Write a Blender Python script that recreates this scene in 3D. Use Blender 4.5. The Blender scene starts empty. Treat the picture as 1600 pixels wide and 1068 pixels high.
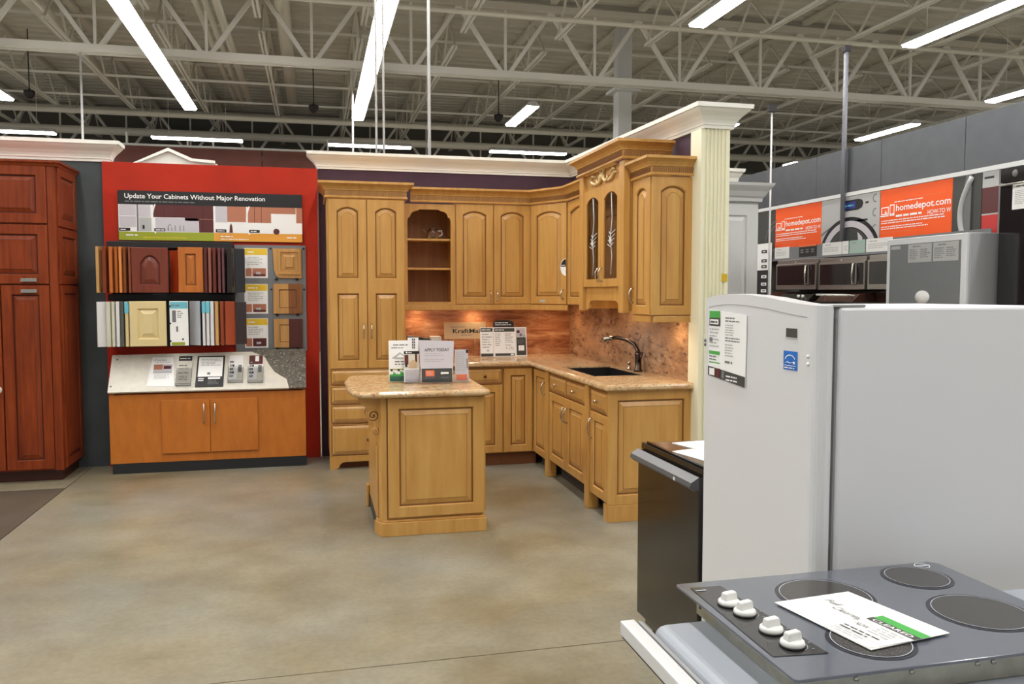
import bpy, bmesh, math, random
from mathutils import Vector
random.seed(7)
sc = bpy.context.scene
COL = sc.collection

# ------------------------------------------------------------ camera, world, exposure
cd = bpy.data.cameras.new('camera')
cd.sensor_width = 36.0
cd.lens = 1287.0 * 36.0 / 1600.0
cd.clip_end = 200
cam = bpy.data.objects.new('camera', cd)
cam.location = (0, 0, 1.53)
cam.rotation_euler = (math.pi / 2 - math.radians(3.424), 0, -math.radians(13.543))
COL.objects.link(cam)
sc.camera = cam
wd = bpy.data.worlds.new('world')
sc.world = wd
wd.use_nodes = True
wd.node_tree.nodes['Background'].inputs[0].default_value = (1.0, 0.99, 0.97, 1)
wd.node_tree.nodes['Background'].inputs[1].default_value = 0.36
sc.view_settings.view_transform = 'Standard'
sc.view_settings.look = 'None'
sc.view_settings.gamma = 1
sc.view_settings.use_curve_mapping = False
sc.view_settings.exposure = 0.0
LAMP = 27.0            # strength of the fluorescent strips
LAMP_COLOUR = (1.0, 0.99, 0.97)

# ------------------------------------------------------------ materials
def lin(c):
    r = []
    for v in c[:3]:
        v /= 255.0
        r.append(v / 12.92 if v <= 0.04045 else ((v + 0.055) / 1.055) ** 2.4)
    return (*r, 1.0)

def new_mat(name):
    m = bpy.data.materials.new(name)
    m.use_nodes = True
    return m, m.node_tree, m.node_tree.nodes['Principled BSDF']

def mat(name, c, rough=0.5, metal=0.0, spec=0.5, coat=0.0, emit=None, bump=0.0, bscale=200, var=0.0, vscale=6):
    m, t, p = new_mat(name)
    p.inputs['Base Color'].default_value = lin(c)
    p.inputs['Roughness'].default_value = rough
    p.inputs['Metallic'].default_value = metal
    p.inputs['Specular IOR Level'].default_value = spec
    if coat:
        p.inputs['Coat Weight'].default_value = coat
        p.inputs['Coat Roughness'].default_value = 0.1
    if emit:
        p.inputs['Emission Color'].default_value = (*emit[:3], 1)
        p.inputs['Emission Strength'].default_value = emit[3]
    tc = None
    if bump or var:
        tc = t.nodes.new('ShaderNodeTexCoord')
    if bump:
        n = t.nodes.new('ShaderNodeTexNoise')
        n.inputs['Scale'].default_value = bscale
        b = t.nodes.new('ShaderNodeBump')
        b.inputs['Strength'].default_value = bump
        b.inputs['Distance'].default_value = 0.002
        t.links.new(tc.outputs['Object'], n.inputs['Vector'])
        t.links.new(n.outputs['Fac'], b.inputs['Height'])
        t.links.new(b.outputs['Normal'], p.inputs['Normal'])
    if var:
        n = t.nodes.new('ShaderNodeTexNoise')
        n.inputs['Scale'].default_value = vscale
        n.inputs['Detail'].default_value = 6
        r = t.nodes.new('ShaderNodeValToRGB')
        r.color_ramp.elements[0].position = 0.3
        r.color_ramp.elements[1].position = 0.7
        r.color_ramp.elements[0].color = lin([v * (1 - var) for v in c])
        r.color_ramp.elements[1].color = lin([min(255, v * (1 + var)) for v in c])
        t.links.new(tc.outputs['Object'], n.inputs['Vector'])
        t.links.new(n.outputs['Fac'], r.inputs['Fac'])
        t.links.new(r.outputs['Color'], p.inputs['Base Color'])
    return m

def ramp_mat(name, stops, scale=(1, 1, 1), nscale=4, detail=6, rough=0.4, distort=0.0, second=None, coat=0.0, spec=0.5, rnd=True, nrough=0.55, smap=False):
    """noise -> colour ramp, with an optional speckle: second = (scale, low, high, colour)."""
    m, t, p = new_mat(name)
    tc = t.nodes.new('ShaderNodeTexCoord')
    mp = t.nodes.new('ShaderNodeMapping')
    mp.inputs['Scale'].default_value = scale
    t.links.new(tc.outputs['Object'], mp.inputs['Vector'])
    if rnd:
        oi = t.nodes.new('ShaderNodeObjectInfo')
        mu = t.nodes.new('ShaderNodeMath')
        mu.operation = 'MULTIPLY'
        mu.inputs[1].default_value = 37.0
        t.links.new(oi.outputs['Random'], mu.inputs[0])
        t.links.new(mu.outputs[0], mp.inputs['Location'])
    n = t.nodes.new('ShaderNodeTexNoise')
    n.inputs['Scale'].default_value = nscale
    n.inputs['Detail'].default_value = detail
    n.inputs['Roughness'].default_value = nrough
    n.inputs['Distortion'].default_value = distort
    t.links.new(mp.outputs[0], n.inputs['Vector'])
    r = t.nodes.new('ShaderNodeValToRGB')
    e = r.color_ramp.elements
    while len(e) < len(stops):
        e.new(0.5)
    for k, (pos, c) in enumerate(stops):
        e[k].position = pos
        e[k].color = lin(c)
    t.links.new(n.outputs['Fac'], r.inputs['Fac'])
    out = r.outputs['Color']
    for sp in (second or []):
        s, lo, hi, c = sp
        n2 = t.nodes.new('ShaderNodeTexNoise')
        n2.inputs['Scale'].default_value = s
        n2.inputs['Detail'].default_value = 3
        t.links.new(mp.outputs[0] if smap else tc.outputs['Object'], n2.inputs['Vector'])
        mr = t.nodes.new('ShaderNodeMapRange')
        mr.inputs['From Min'].default_value = lo
        mr.inputs['From Max'].default_value = hi
        t.links.new(n2.outputs['Fac'], mr.inputs['Value'])
        mx = t.nodes.new('ShaderNodeMix')
        mx.data_type = 'RGBA'
        t.links.new(mr.outputs[0], mx.inputs[0])
        t.links.new(out, mx.inputs[6])
        mx.inputs[7].default_value = lin(c)
        out = mx.outputs[2]
    t.links.new(out, p.inputs['Base Color'])
    p.inputs['Roughness'].default_value = rough
    p.inputs['Specular IOR Level'].default_value = spec
    if coat:
        p.inputs['Coat Weight'].default_value = coat
        p.inputs['Coat Roughness'].default_value = 0.15
    return m

def wood(name, a, b, c, rough=0.38, sc_=(14, 14, 1.1), coat=0.15, spec=0.5):
    return ramp_mat(name, [(0.25, a), (0.5, b), (0.75, c)], scale=sc_, nscale=2.2, detail=5, rough=rough, coat=coat, spec=spec,
                    second=[(2.5, 0.5, 1.1, a)])

M = {}
M['maple'] = wood('maple_wood', (190, 137, 67), (202, 152, 80), (211, 164, 92), sc_=(9, 9, 0.9))
M['maple_shade'] = wood('maple_shade_wood', (146, 92, 44), (160, 104, 54), (172, 116, 62), rough=0.6)  # darker maple copy: the shade inside the cabinets is put into the colour
M['rope'] = mat('maple_rope_band', (152, 104, 52), 0.5)
M['glaze'] = mat('brown_glaze', (128, 84, 40), 0.5)
M['cherry'] = wood('cherry_wood', (106, 40, 14), (132, 54, 18), (148, 66, 26), rough=0.42, coat=0.0, spec=0.3)
M['cherry_line'] = mat('cherry_dark', (62, 20, 8), 0.45)
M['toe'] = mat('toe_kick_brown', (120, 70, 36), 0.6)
M['cream'] = mat('cream_paint', (247, 246, 236), 0.45)
M['pilaster'] = mat('pale_yellow_paint', (238, 234, 204), 0.5)
M['plum'] = mat('plum_paint', (70, 46, 60), 0.8, var=0.05)
M['slate'] = mat('slate_paint', (72, 78, 80), 0.8, var=0.04)
M['red'] = mat('red_panel', (182, 44, 20), 0.6, spec=0.25, var=0.05, vscale=3)
M['counter'] = ramp_mat('speckled_granite_top', [(0.3, (186, 146, 100)), (0.5, (208, 174, 130)), (0.7, (224, 200, 162))], nscale=16, detail=9, rough=0.16,
                        second=[(60, 0.58, 0.72, (112, 78, 58)), (9, 0.55, 0.8, (196, 142, 92))], nrough=0.7)
M['splash'] = ramp_mat('veined_red_granite', [(0.25, (98, 52, 34)), (0.42, (160, 100, 66)), (0.58, (196, 138, 96)), (0.76, (224, 186, 150))], scale=(1.2, 1.2, 6.0), nscale=2.4, detail=9, rough=0.18,
                       distort=0.8, second=[(45, 0.6, 0.75, (120, 70, 46))], nrough=0.65, rnd=False)
M['splash2'] = ramp_mat('mottled_pink_granite', [(0.3, (104, 74, 58)), (0.43, (158, 120, 90)), (0.57, (190, 150, 114)), (0.74, (216, 184, 152))], scale=(1, 0.42, 1), nscale=11, detail=10, rough=0.18,
                        distort=0.6, second=[(34, 0.57, 0.68, (98, 70, 62)), (5, 0.5, 0.75, (206, 156, 112))], nrough=0.7, rnd=False, smap=True)
M['nickel'] = mat('brushed_nickel', (205, 200, 190), 0.25, 1.0)
M['bronze'] = mat('dark_knob_metal', (120, 92, 60), 0.35, 1.0)
M['faucet'] = mat('faucet_metal', (92, 80, 74), 0.24, 1.0)
M['sink'] = mat('black_composite', (26, 27, 30), 0.4)
M['white'] = mat('white_paper', (250, 249, 246), 0.7)
M['white2'] = mat('off_white_card', (220, 214, 200), 0.6)
M['black'] = mat('black_print', (30, 29, 30), 0.5)
M['grey'] = mat('grey_print', (120, 120, 120), 0.6)
M['lgrey'] = mat('light_grey_print', (186, 186, 184), 0.6)
M['dgrey'] = mat('charcoal_print', (66, 66, 62), 0.55)
M['orange'] = mat('orange_print', (255, 96, 20), 0.55)
M['orange2'] = mat('salmon_orange_print', (240, 120, 70), 0.55)
M['green'] = mat('green_print', (76, 172, 76), 0.55)
M['dkgreen'] = mat('dark_green_print', (40, 110, 76), 0.55)
M['lime'] = mat('lime_print', (160, 168, 40), 0.55)
M['amber'] = mat('amber_print', (236, 164, 60), 0.55)
M['yellow'] = mat('yellow_print', (240, 200, 48), 0.55)
M['cyan'] = mat('cyan_print', (110, 190, 206), 0.55)
M['blue'] = mat('blue_print', (24, 112, 204), 0.5)
M['dkblue'] = mat('display_blue', (40, 54, 130), 0.35)
M['redp'] = mat('red_print', (200, 50, 46), 0.5)
M['maroonp'] = mat('maroon_print', (92, 38, 36), 0.5)
M['tanp'] = mat('tan_print', (186, 120, 92), 0.5)
M['skinp'] = mat('pale_photo_print', (206, 200, 206), 0.5)
M['boardgrey'] = mat('grey_board', (122, 124, 126), 0.6)
M['desk'] = ramp_mat('orange_laminate', [(0.3, (184, 104, 30)), (0.7, (200, 118, 40))], scale=(3, 3, 1), nscale=6, rough=0.4)
M['kick'] = mat('black_kick', (30, 32, 34), 0.55)
M['slab'] = mat('cream_solid_surface', (224, 218, 204), 0.4, var=0.03, vscale=20)
M['terrazzo'] = ramp_mat('grey_speckled_stone', [(0.35, (84, 80, 72)), (0.6, (112, 106, 94))], nscale=30, detail=4, rough=0.35,
                         second=[(70, 0.6, 0.68, (196, 190, 172)), (90, 0.62, 0.7, (44, 42, 38))])
M['appl'] = mat('white_enamel', (226, 227, 228), 0.28, coat=0.2, bump=0.05, bscale=500)
M['appl_side'] = mat('white_enamel_side', (228, 229, 232), 0.4, bump=0.08, bscale=500)
M['gasket'] = mat('grey_gasket', (158, 158, 158), 0.7)
M['plastic'] = mat('white_plastic', (236, 236, 232), 0.35)
M['tub'] = mat('grey_tub_plastic', (168, 174, 182), 0.4)
M['galv'] = ramp_mat('galvanised_steel', [(0.3, (150, 148, 134)), (0.7, (186, 184, 170))], nscale=12, rough=0.35)
M['galv'].node_tree.nodes['Principled BSDF'].inputs['Metallic'].default_value = 0.75
M['glass_top'] = mat('grey_ceramic_glass', (94, 98, 107), 0.12, coat=0.5)
M['burner'] = ramp_mat('dark_burner_dots', [(0.45, (50, 48, 46)), (0.6, (78, 74, 70))], nscale=260, detail=1, rough=0.2)
M['burner_ring'] = mat('burner_dark_ring', (40, 42, 50), 0.2)
M['line'] = mat('printed_pale_line', (176, 180, 190), 0.3)
M['panel_black'] = mat('black_glass', (34, 31, 30), 0.12, coat=0.4)
M['dw_black'] = mat('black_appliance_enamel', (22, 18, 16), 0.18, coat=0.25)
M['dw_handle'] = mat('dark_grey_handle', (84, 84, 86), 0.3)
M['dw_top'] = mat('brown_black_top', (70, 44, 34), 0.25, coat=0.3)
M['fascia'] = mat('brushed_grey_panel', (92, 94, 97), 0.36, 0.45, bump=0.1, bscale=60, var=0.03, vscale=8)
M['trimw'] = mat('white_trim', (226, 226, 224), 0.45)
M['stainless'] = mat('stainless_steel', (176, 170, 164), 0.32, 0.9)
M['dark_window'] = mat('dark_oven_glass', (28, 26, 28), 0.1, coat=0.5)
M['steel'] = mat('painted_roof_steel', (240, 237, 228), 0.6)
M['steel_d'] = mat('painted_joist_steel', (214, 208, 194), 0.6)
M['deck'] = mat('painted_roof_deck', (208, 203, 190), 0.65, var=0.05, vscale=0.8)
M['duct'] = mat('painted_duct', (226, 220, 204), 0.55)
M['column'] = mat('white_column_paint', (208, 208, 206), 0.5)
M['pole'] = mat('grey_pole', (116, 116, 124), 0.45)
M['dark'] = mat('dark_plastic', (34, 28, 30), 0.5)
M['farwall'] = mat('far_wall_grey', (112, 109, 102), 0.85, var=0.08, vscale=0.5)
M['maroon'] = mat('maroon_wall', (124, 78, 70), 0.8, var=0.12, vscale=0.8)
M['pantry'] = mat('white_painted_cabinet', (216, 217, 214), 0.45)
M['tube'] = mat('fluorescent_diffuser', (255, 255, 255), 0.6, emit=(*LAMP_COLOUR, LAMP))
M['housing'] = mat('white_lamp_housing', (200, 200, 196), 0.5)
M['gold'] = mat('cream_gilt_carving', (226, 196, 140), 0.45)
M['silver'] = mat('silver_grey_side', (196, 197, 200), 0.34, 0.25)
M['card'] = mat('white_price_card', (232, 232, 228), 0.5)
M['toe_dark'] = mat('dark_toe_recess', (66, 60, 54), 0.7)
M['puck'] = mat('warm_puck_lens', (255, 220, 170), 0.5, emit=(1.0, 0.72, 0.42, 60.0))
M['cardtan'] = mat('beige_card', (206, 178, 140), 0.6)
M['joint'] = mat('dark_floor_joint', (96, 90, 78), 0.8)
M['sub'] = mat('floor_base', (90, 84, 72), 0.9)
M['tag_yellow'] = mat('yellow_tag', (214, 176, 30), 0.5)

def concrete(name, a, b, c, d):
    m, t, p = new_mat(name)
    tc = t.nodes.new('ShaderNodeTexCoord')
    def noise(s, det):
        n = t.nodes.new('ShaderNodeTexNoise')
        n.inputs['Scale'].default_value = s
        n.inputs['Detail'].default_value = det
        n.inputs['Roughness'].default_value = 0.6
        t.links.new(tc.outputs['Object'], n.inputs['Vector'])
        return n
    def ramp(n, st):
        r = t.nodes.new('ShaderNodeValToRGB')
        e = r.color_ramp.elements
        while len(e) < len(st):
            e.new(0.5)
        for k, (pos, col) in enumerate(st):
            e[k].position = pos
            e[k].color = col if len(col) == 4 else lin(col)
        t.links.new(n.outputs['Fac'], r.inputs['Fac'])
        return r
    r1 = ramp(noise(1.0, 5), [(0.28, a), (0.5, b), (0.72, c)])
    f = ramp(noise(0.62, 3), [(0.40, (0, 0, 0, 1)), (0.66, (0.9, 0.9, 0.9, 1))])
    mx = t.nodes.new('ShaderNodeMix')
    mx.data_type = 'RGBA'
    t.links.new(f.outputs['Color'], mx.inputs[0])
    t.links.new(r1.outputs['Color'], mx.inputs[6])
    mx.inputs[7].default_value = lin(d)
    g = ramp(noise(3.2, 8), [(0.30, (0.76, 0.75, 0.72, 1)), (0.66, (1.05, 1.05, 1.05, 1))])
    g2 = ramp(noise(34, 5), [(0.30, (0.88, 0.88, 0.88, 1)), (0.62, (1.06, 1.06, 1.06, 1))])
    m3 = t.nodes.new('ShaderNodeMix')
    m3.data_type = 'RGBA'
    m3.blend_type = 'MULTIPLY'
    m3.inputs[0].default_value = 1
    t.links.new(g.outputs['Color'], m3.inputs[6])
    t.links.new(g2.outputs['Color'], m3.inputs[7])
    m2 = t.nodes.new('ShaderNodeMix')
    m2.data_type = 'RGBA'
    m2.blend_type = 'MULTIPLY'
    m2.inputs[0].default_value = 1
    t.links.new(mx.outputs[2], m2.inputs[6])
    t.links.new(m3.outputs[2], m2.inputs[7])
    t.links.new(m2.outputs[2], p.inputs['Base Color'])
    rr = t.nodes.new('ShaderNodeMapRange')
    rr.inputs['To Min'].default_value = 0.285
    rr.inputs['To Max'].default_value = 0.34
    t.links.new(noise(0.9, 2).outputs['Fac'], rr.inputs['Value'])
    t.links.new(rr.outputs[0], p.inputs['Roughness'])
    p.inputs['Specular IOR Level'].default_value = 0.5
    return m
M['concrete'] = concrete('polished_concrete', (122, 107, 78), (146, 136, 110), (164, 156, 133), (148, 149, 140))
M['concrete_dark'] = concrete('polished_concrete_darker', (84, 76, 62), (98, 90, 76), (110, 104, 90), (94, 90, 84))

def glass(name, tint=(1, 1, 1), rough=0.02):
    m, t, p = new_mat(name)
    p.inputs['Base Color'].default_value = (*tint, 1)
    p.inputs['Roughness'].default_value = rough
    p.inputs['Transmission Weight'].default_value = 1.0
    p.inputs['IOR'].default_value = 1.45
    return m
M['glass'] = glass('clear_glass', (0.97, 0.98, 0.97))
M['acrylic'] = glass('clear_acrylic', (0.98, 0.99, 1.0))

# ------------------------------------------------------------ mesh helpers
class Fr:
    """a local frame: a along u, b along v, c along n."""
    def __init__(s, o, u, v, n):
        s.o, s.u, s.v, s.n = Vector(o), Vector(u), Vector(v), Vector(n)
    def __call__(s, p):
        return s.o + s.u * p[0] + s.v * p[1] + s.n * p[2]
    def at(s, a, b, c=0.0):
        return Fr(s((a, b, c)), s.u, s.v, s.n)
X, Y, Z = Vector((1, 0, 0)), Vector((0, 1, 0)), Vector((0, 0, 1))
ID = Fr((0, 0, 0), X, Y, Z)
def fr_back(x, y, z): return Fr((x, y, z), X, Z, -Y)       # faces the camera side (-Y)
def fr_right(x, y, z): return Fr((x, y, z), -Y, Z, -X)     # faces -X, origin at its far end
def fr_left(x, y, z): return Fr((x, y, z), Y, Z, X)        # faces +X, origin at its near end
def fr_up(x, y, z): return Fr((x, y, z), X, Y, Z)

_txt = {}
def text_mesh(s, bold):
    key = (s, bold)
    if key not in _txt:
        cu = bpy.data.curves.new('t', 'FONT')
        cu.body = s
        cu.offset = bold
        cu.resolution_u = 3
        ob = bpy.data.objects.new('t', cu)
        COL.objects.link(ob)
        bpy.context.view_layer.update()
        me = bpy.data.meshes.new_from_object(ob)
        vs = [tuple(v.co[:2]) for v in me.vertices]
        fs = [tuple(p.vertices) for p in me.polygons]
        bpy.data.objects.remove(ob)
        bpy.data.curves.remove(cu)
        bpy.data.meshes.remove(me)
        _txt[key] = (vs, fs)
    return _txt[key]

class MB:
    def __init__(s, fr=ID):
        s.fr, s.v, s.f, s.m, s.s = fr, [], [], [], []
    def add(s, vs, fs, m=0, smooth=False):
        k = len(s.v)
        s.v += [s.fr(p) for p in vs]
        for f in fs:
            s.f.append(tuple(i + k for i in f))
            s.m.append(m)
            s.s.append(smooth)
        return s
    def box(s, a0, a1, b0, b1, c0, c1, m=0):
        return s.add([(a0, b0, c0), (a1, b0, c0), (a1, b1, c0), (a0, b1, c0), (a0, b0, c1), (a1, b0, c1), (a1, b1, c1), (a0, b1, c1)],
                     [(0, 3, 2, 1), (4, 5, 6, 7), (0, 1, 5, 4), (1, 2, 6, 5), (2, 3, 7, 6), (3, 0, 4, 7)], m)
    def quad(s, a0, a1, b0, b1, c, m=0):
        return s.add([(a0, b0, c), (a1, b0, c), (a1, b1, c), (a0, b1, c)], [(0, 1, 2, 3)], m)
    def poly(s, pts, c, m=0):
        return s.add([(a, b, c) for a, b in pts], [tuple(range(len(pts)))], m)
    def disc(s, a, b, r, c, m=0, n=24, r2=None):
        r2 = r2 or r
        return s.poly([(a + r * math.cos(6.28318 * i / n), b + r2 * math.sin(6.28318 * i / n)) for i in range(n)], c, m)
    def ring(s, a, b, r0, r1, c, m=0, n=32, t0=0.0, t1=6.28318):
        vs, fs = [], []
        for i in range(n + 1):
            t = t0 + (t1 - t0) * i / n
            vs += [(a + r0 * math.cos(t), b + r0 * math.sin(t), c), (a + r1 * math.cos(t), b + r1 * math.sin(t), c)]
        for i in range(n):
            fs.append((2 * i, 2 * i + 1, 2 * i + 3, 2 * i + 2))
        return s.add(vs, fs, m)
    def prism(s, pts, c0, c1, m=0, smooth=False):
        n = len(pts)
        vs = [(a, b, c0) for a, b in pts] + [(a, b, c1) for a, b in pts]
        fs = [tuple(range(n - 1, -1, -1)), tuple(range(n, 2 * n))]
        s.add(vs, fs, m)
        k = len(s.v) - 2 * n
        for i in range(n):
            j = (i + 1) % n
            s.f.append((k + i, k + j, k + n + j, k + n + i))
            s.m.append(m)
            s.s.append(smooth)
        return s
    def loops(s, L, ms, cap=None):
        n = len(L[0])
        k = len(s.v)
        for l in L:
            s.v += [s.fr(p) for p in l]
        for q in range(len(L) - 1):
            for i in range(n):
                j = (i + 1) % n
                s.f.append((k + q * n + i, k + q * n + j, k + (q + 1) * n + j, k + (q + 1) * n + i))
                s.m.append(ms[q])
                s.s.append(False)
        if cap is not None:
            e = k + (len(L) - 1) * n
            s.f.append(tuple(range(e, e + n)))
            s.m.append(cap)
            s.s.append(False)
        return s
    def tube(s, path, r, n=8, m=0, caps=True):
        P = [Vector(p) for p in path]
        rs = r if isinstance(r, (list, tuple)) else [r] * len(P)
        vs, fs = [], []
        ref = None
        for i, p in enumerate(P):
            d = (P[min(i + 1, len(P) - 1)] - P[max(i - 1, 0)]).normalized()
            if ref is None:
                ref = d.orthogonal().normalized()
            a = (ref - d * ref.dot(d))
            a = a.normalized() if a.length > 1e-6 else d.orthogonal().normalized()
            ref = a
            b = d.cross(a)
            for k in range(n):
                t = 6.2831853 * k / n
                vs.append(tuple(p + (a * math.cos(t) + b * math.sin(t)) * rs[i]))
        for i in range(len(P) - 1):
            for k in range(n):
                j = (k + 1) % n
                fs.append((i * n + k, i * n + j, (i + 1) * n + j, (i + 1) * n + k))
        s.add(vs, fs, m, True)
        if caps:
            k0 = len(s.v) - len(vs)
            for e in (0, len(P) - 1):
                s.f.append(tuple(k0 + e * n + k for k in range(n)))
                s.m.append(m)
                s.s.append(False)
        return s
    def lathe(s, a, b, prof, n=20, m=0):
        """prof: (radius, c) pairs round the frame's n axis through (a, b)."""
        vs, fs = [], []
        for r, c in prof:
            for k in range(n):
                t = 6.2831853 * k / n
                vs.append((a + r * math.cos(t), b + r * math.sin(t), c))
        for i in range(len(prof) - 1):
            for k in range(n):
                j = (k + 1) % n
                fs.append((i * n + k, i * n + j, (i + 1) * n + j, (i + 1) * n + k))
        s.add(vs, fs, m, True)
        k0 = len(s.v) - len(vs)
        for e in (0, len(prof) - 1):
            if prof[e][0] > 1e-5:
                s.f.append(tuple(k0 + e * n + k for k in range(n)))
                s.m.append(m)
                s.s.append(False)
        return s
    def sweep(s, path, prof, m=0, dz=None, closed=False):
        """a moulding: prof (out, up) carried along a plan path (x, y), out to the right of travel, corners mitred."""
        n, k = len(path), len(prof)
        vs, fs = [], []
        for i in range(n):
            d = []
            if i > 0 or closed:
                d.append((Vector(path[i]) - Vector(path[i - 1])).normalized())
            if i < n - 1 or closed:
                d.append((Vector(path[(i + 1) % n]) - Vector(path[i])).normalized())
            nn = [Vector((q.y, -q.x)) for q in d]
            mv = nn[0] if len(nn) == 1 else (nn[0] + nn[1]) / max(0.2, 1 + nn[0].dot(nn[1]))
            for o, z in prof:
                vs.append((path[i][0] + mv.x * o, path[i][1] + mv.y * o, z + (dz[i] if dz else 0)))
        for i in range(n if closed else n - 1):
            i2 = (i + 1) % n
            for q in range(k):
                r = (q + 1) % k
                fs.append((i * k + q, i2 * k + q, i2 * k + r, i * k + r))
        if not closed:
            fs += [tuple(range(k)), tuple((n - 1) * k + q for q in range(k))]
        return s.add(vs, fs, m)
    def text(s, t, a, b, h, m=0, c=0.0012, align='L', w=None, bold=0.0, slant=0.0):
        vs, fs = text_mesh(t, bold)
        if not vs:
            return s
        x0, x1 = min(v[0] for v in vs), max(v[0] for v in vs)
        k = h / 0.73
        kx = w / (x1 - x0) if w else k
        off = {'L': 0, 'C': -0.5, 'R': -1.0}[align] * (x1 - x0) * kx
        return s.add([(a + off + (x - x0) * kx + slant * y * k, b + y * k, c) for x, y in vs], fs, m)
    def lines(s, a0, a1, b0, b1, n, m=0, c=0.0012, fill=0.42, seed=1):
        """rows of word-sized dashes, for print too small to read."""
        rg = random.Random(seed)
        p = (b1 - b0) / n
        for i in range(n):
            b = b1 - (i + 0.75) * p
            a, end = a0, a1 - (a1 - a0) * rg.random() * 0.35
            while a < end - p * 0.3:
                e = min(end, a + p * rg.uniform(0.8, 2.8))
                s.quad(a, e, b, b + p * fill, c, m)
                a = e + p * 0.35
        return s
    def build(s, name, mats, parent=None, bevel=0.0, seg=2, kind=None, angle=35, only=None):
        if not isinstance(mats, (list, tuple)):
            mats = [mats]
        if parent is not None:
            o = ORG[parent.name]
        else:
            lo = [min(v[i] for v in s.v) for i in range(3)]
            hi = [max(v[i] for v in s.v) for i in range(3)]
            o = Vector(((lo[0] + hi[0]) / 2, (lo[1] + hi[1]) / 2, lo[2]))
        me = bpy.data.meshes.new(name)
        me.from_pydata([tuple(v - o) for v in s.v], [], s.f)
        for mm in mats:
            me.materials.append(M[mm] if isinstance(mm, str) else mm)
        me.polygons.foreach_set('material_index', s.m)
        me.polygons.foreach_set('use_smooth', s.s)
        bm = bmesh.new()
        bm.from_mesh(me)
        if bevel:
            bmesh.ops.remove_doubles(bm, verts=bm.verts, dist=1e-5)
            bmesh.ops.recalc_face_normals(bm, faces=bm.faces)
            es = [e for e in bm.edges if len(e.link_faces) == 2 and e.calc_face_angle(0) > math.radians(angle)]
            if only is not None:
                es = [e for e in es if abs((e.verts[0].co - e.verts[1].co).normalized().dot(only)) > 0.99]
            bmesh.ops.bevel(bm, geom=es, offset=bevel, segments=seg, profile=0.5, affect='EDGES', clamp_overlap=True)
        bmesh.ops.recalc_face_normals(bm, faces=bm.faces)
        bm.to_mesh(me)
        bm.free()
        ob = bpy.data.objects.new(name, me)
        COL.objects.link(ob)
        if parent is not None:
            ob.parent = parent
            ORG[ob.name] = o
        else:
            ob.location = o
            ORG[ob.name] = o
        if kind:
            ob['kind'] = kind
        return ob
ORG = {}

def tag(o, label, cat, group=None, kind=None):
    o['label'] = label
    o['category'] = cat
    if group:
        o['group'] = group
    if kind:
        o['kind'] = kind
    return o

def thing(name, label, cat, loc, group=None, kind=None):
    o = bpy.data.objects.new(name, None)
    o.empty_display_size = 0.1
    COL.objects.link(o)
    o.location = loc
    ORG[o.name] = Vector(loc)
    return tag(o, label, cat, group, kind)

def copy_tree(o, parent=None):
    c = o.copy()
    COL.objects.link(c)
    if parent:
        c.parent = parent
    for ch in list(o.children):
        copy_tree(ch, c)
    return c

# ============================================================ the large structure
# floor: two concrete tones, saw cuts between the slabs
fl = thing('floor', 'polished mottled concrete floor with saw cut joints and a darker slab', 'floor', (0, 0, 0), kind='structure')
MB().box(-14, 24, -4, 28, -0.30, -0.02).build('floor_base', 'sub', fl)
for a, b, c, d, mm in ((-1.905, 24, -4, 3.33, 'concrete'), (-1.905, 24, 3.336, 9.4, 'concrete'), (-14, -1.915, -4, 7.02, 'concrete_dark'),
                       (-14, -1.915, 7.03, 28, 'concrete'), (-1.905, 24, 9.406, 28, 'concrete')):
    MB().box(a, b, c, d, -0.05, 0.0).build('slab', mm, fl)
MB().box(-1.915, -1.905, -4, 28, -0.05, -0.006).build('joint', 'joint', fl)

# roof deck: corrugated, ribs running across
dk = MB()
vs, fs = [], []
y = -6.0
n = 0
prof = []
while y < 28.5:
    prof += [(y, 6.90), (y + 0.16, 6.90), (y + 0.20, 6.96), (y + 0.30, 6.96)]
    y += 0.34
for yy, zz in prof:
    vs += [(-14, yy, zz), (24, yy, zz)]
for i in range(len(prof) - 1):
    fs.append((2 * i, 2 * i + 1, 2 * i + 3, 2 * i + 2))
dk.add(vs, fs)
tag(dk.build('ceiling', 'deck'), 'corrugated painted steel roof deck over the whole store', 'ceiling', kind='structure')

# far store wall and maroon panel band
tag(MB().box(-14, 24, 27, 27.2, 0, 7).build('wall_far', 'farwall'), 'dull grey far end wall of the store under the roof', 'wall', kind='structure')
mw = thing('wall_maroon', 'maroon panelled display wall far behind the red board', 'wall', (-3, 22, 0), kind='structure')
for k in range(3):
    MB().box(-5.6 + k * 2.2, -3.42 + k * 2.2, 22, 22.1, 0, 5.12).build('panel', 'maroon', mw, bevel=0.01)
MB().box(-5.6, 0.98, 21.95, 22.15, 5.12, 5.17).build('rail', 'trimw', mw)
for px in (-4.4, -3.0, -2.4, 0.4):
    MB().box(px, px + 0.04, 22.0, 22.1, 5.17, 5.45).build('bracket', 'steel', mw)

# kitchen bay walls
tag(MB().box(0.06, 2.69, 7.85, 7.97, 0, 2.80).build('wall_back', 'plum'), 'plum painted wall behind the maple kitchen cabinets', 'wall', kind='structure')
tag(MB().box(2.50, 2.69, 5.16, 7.849, 0, 2.78).build('wall_right', 'plum'), 'plum painted side wall behind the sink run', 'wall', kind='structure')
tag(MB().box(-4.2, -1.76, 7.85, 7.97, 0, 2.80).build('wall_left', 'slate'), 'slate grey wall behind the cherry cabinet', 'wall', kind='structure')

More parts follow.
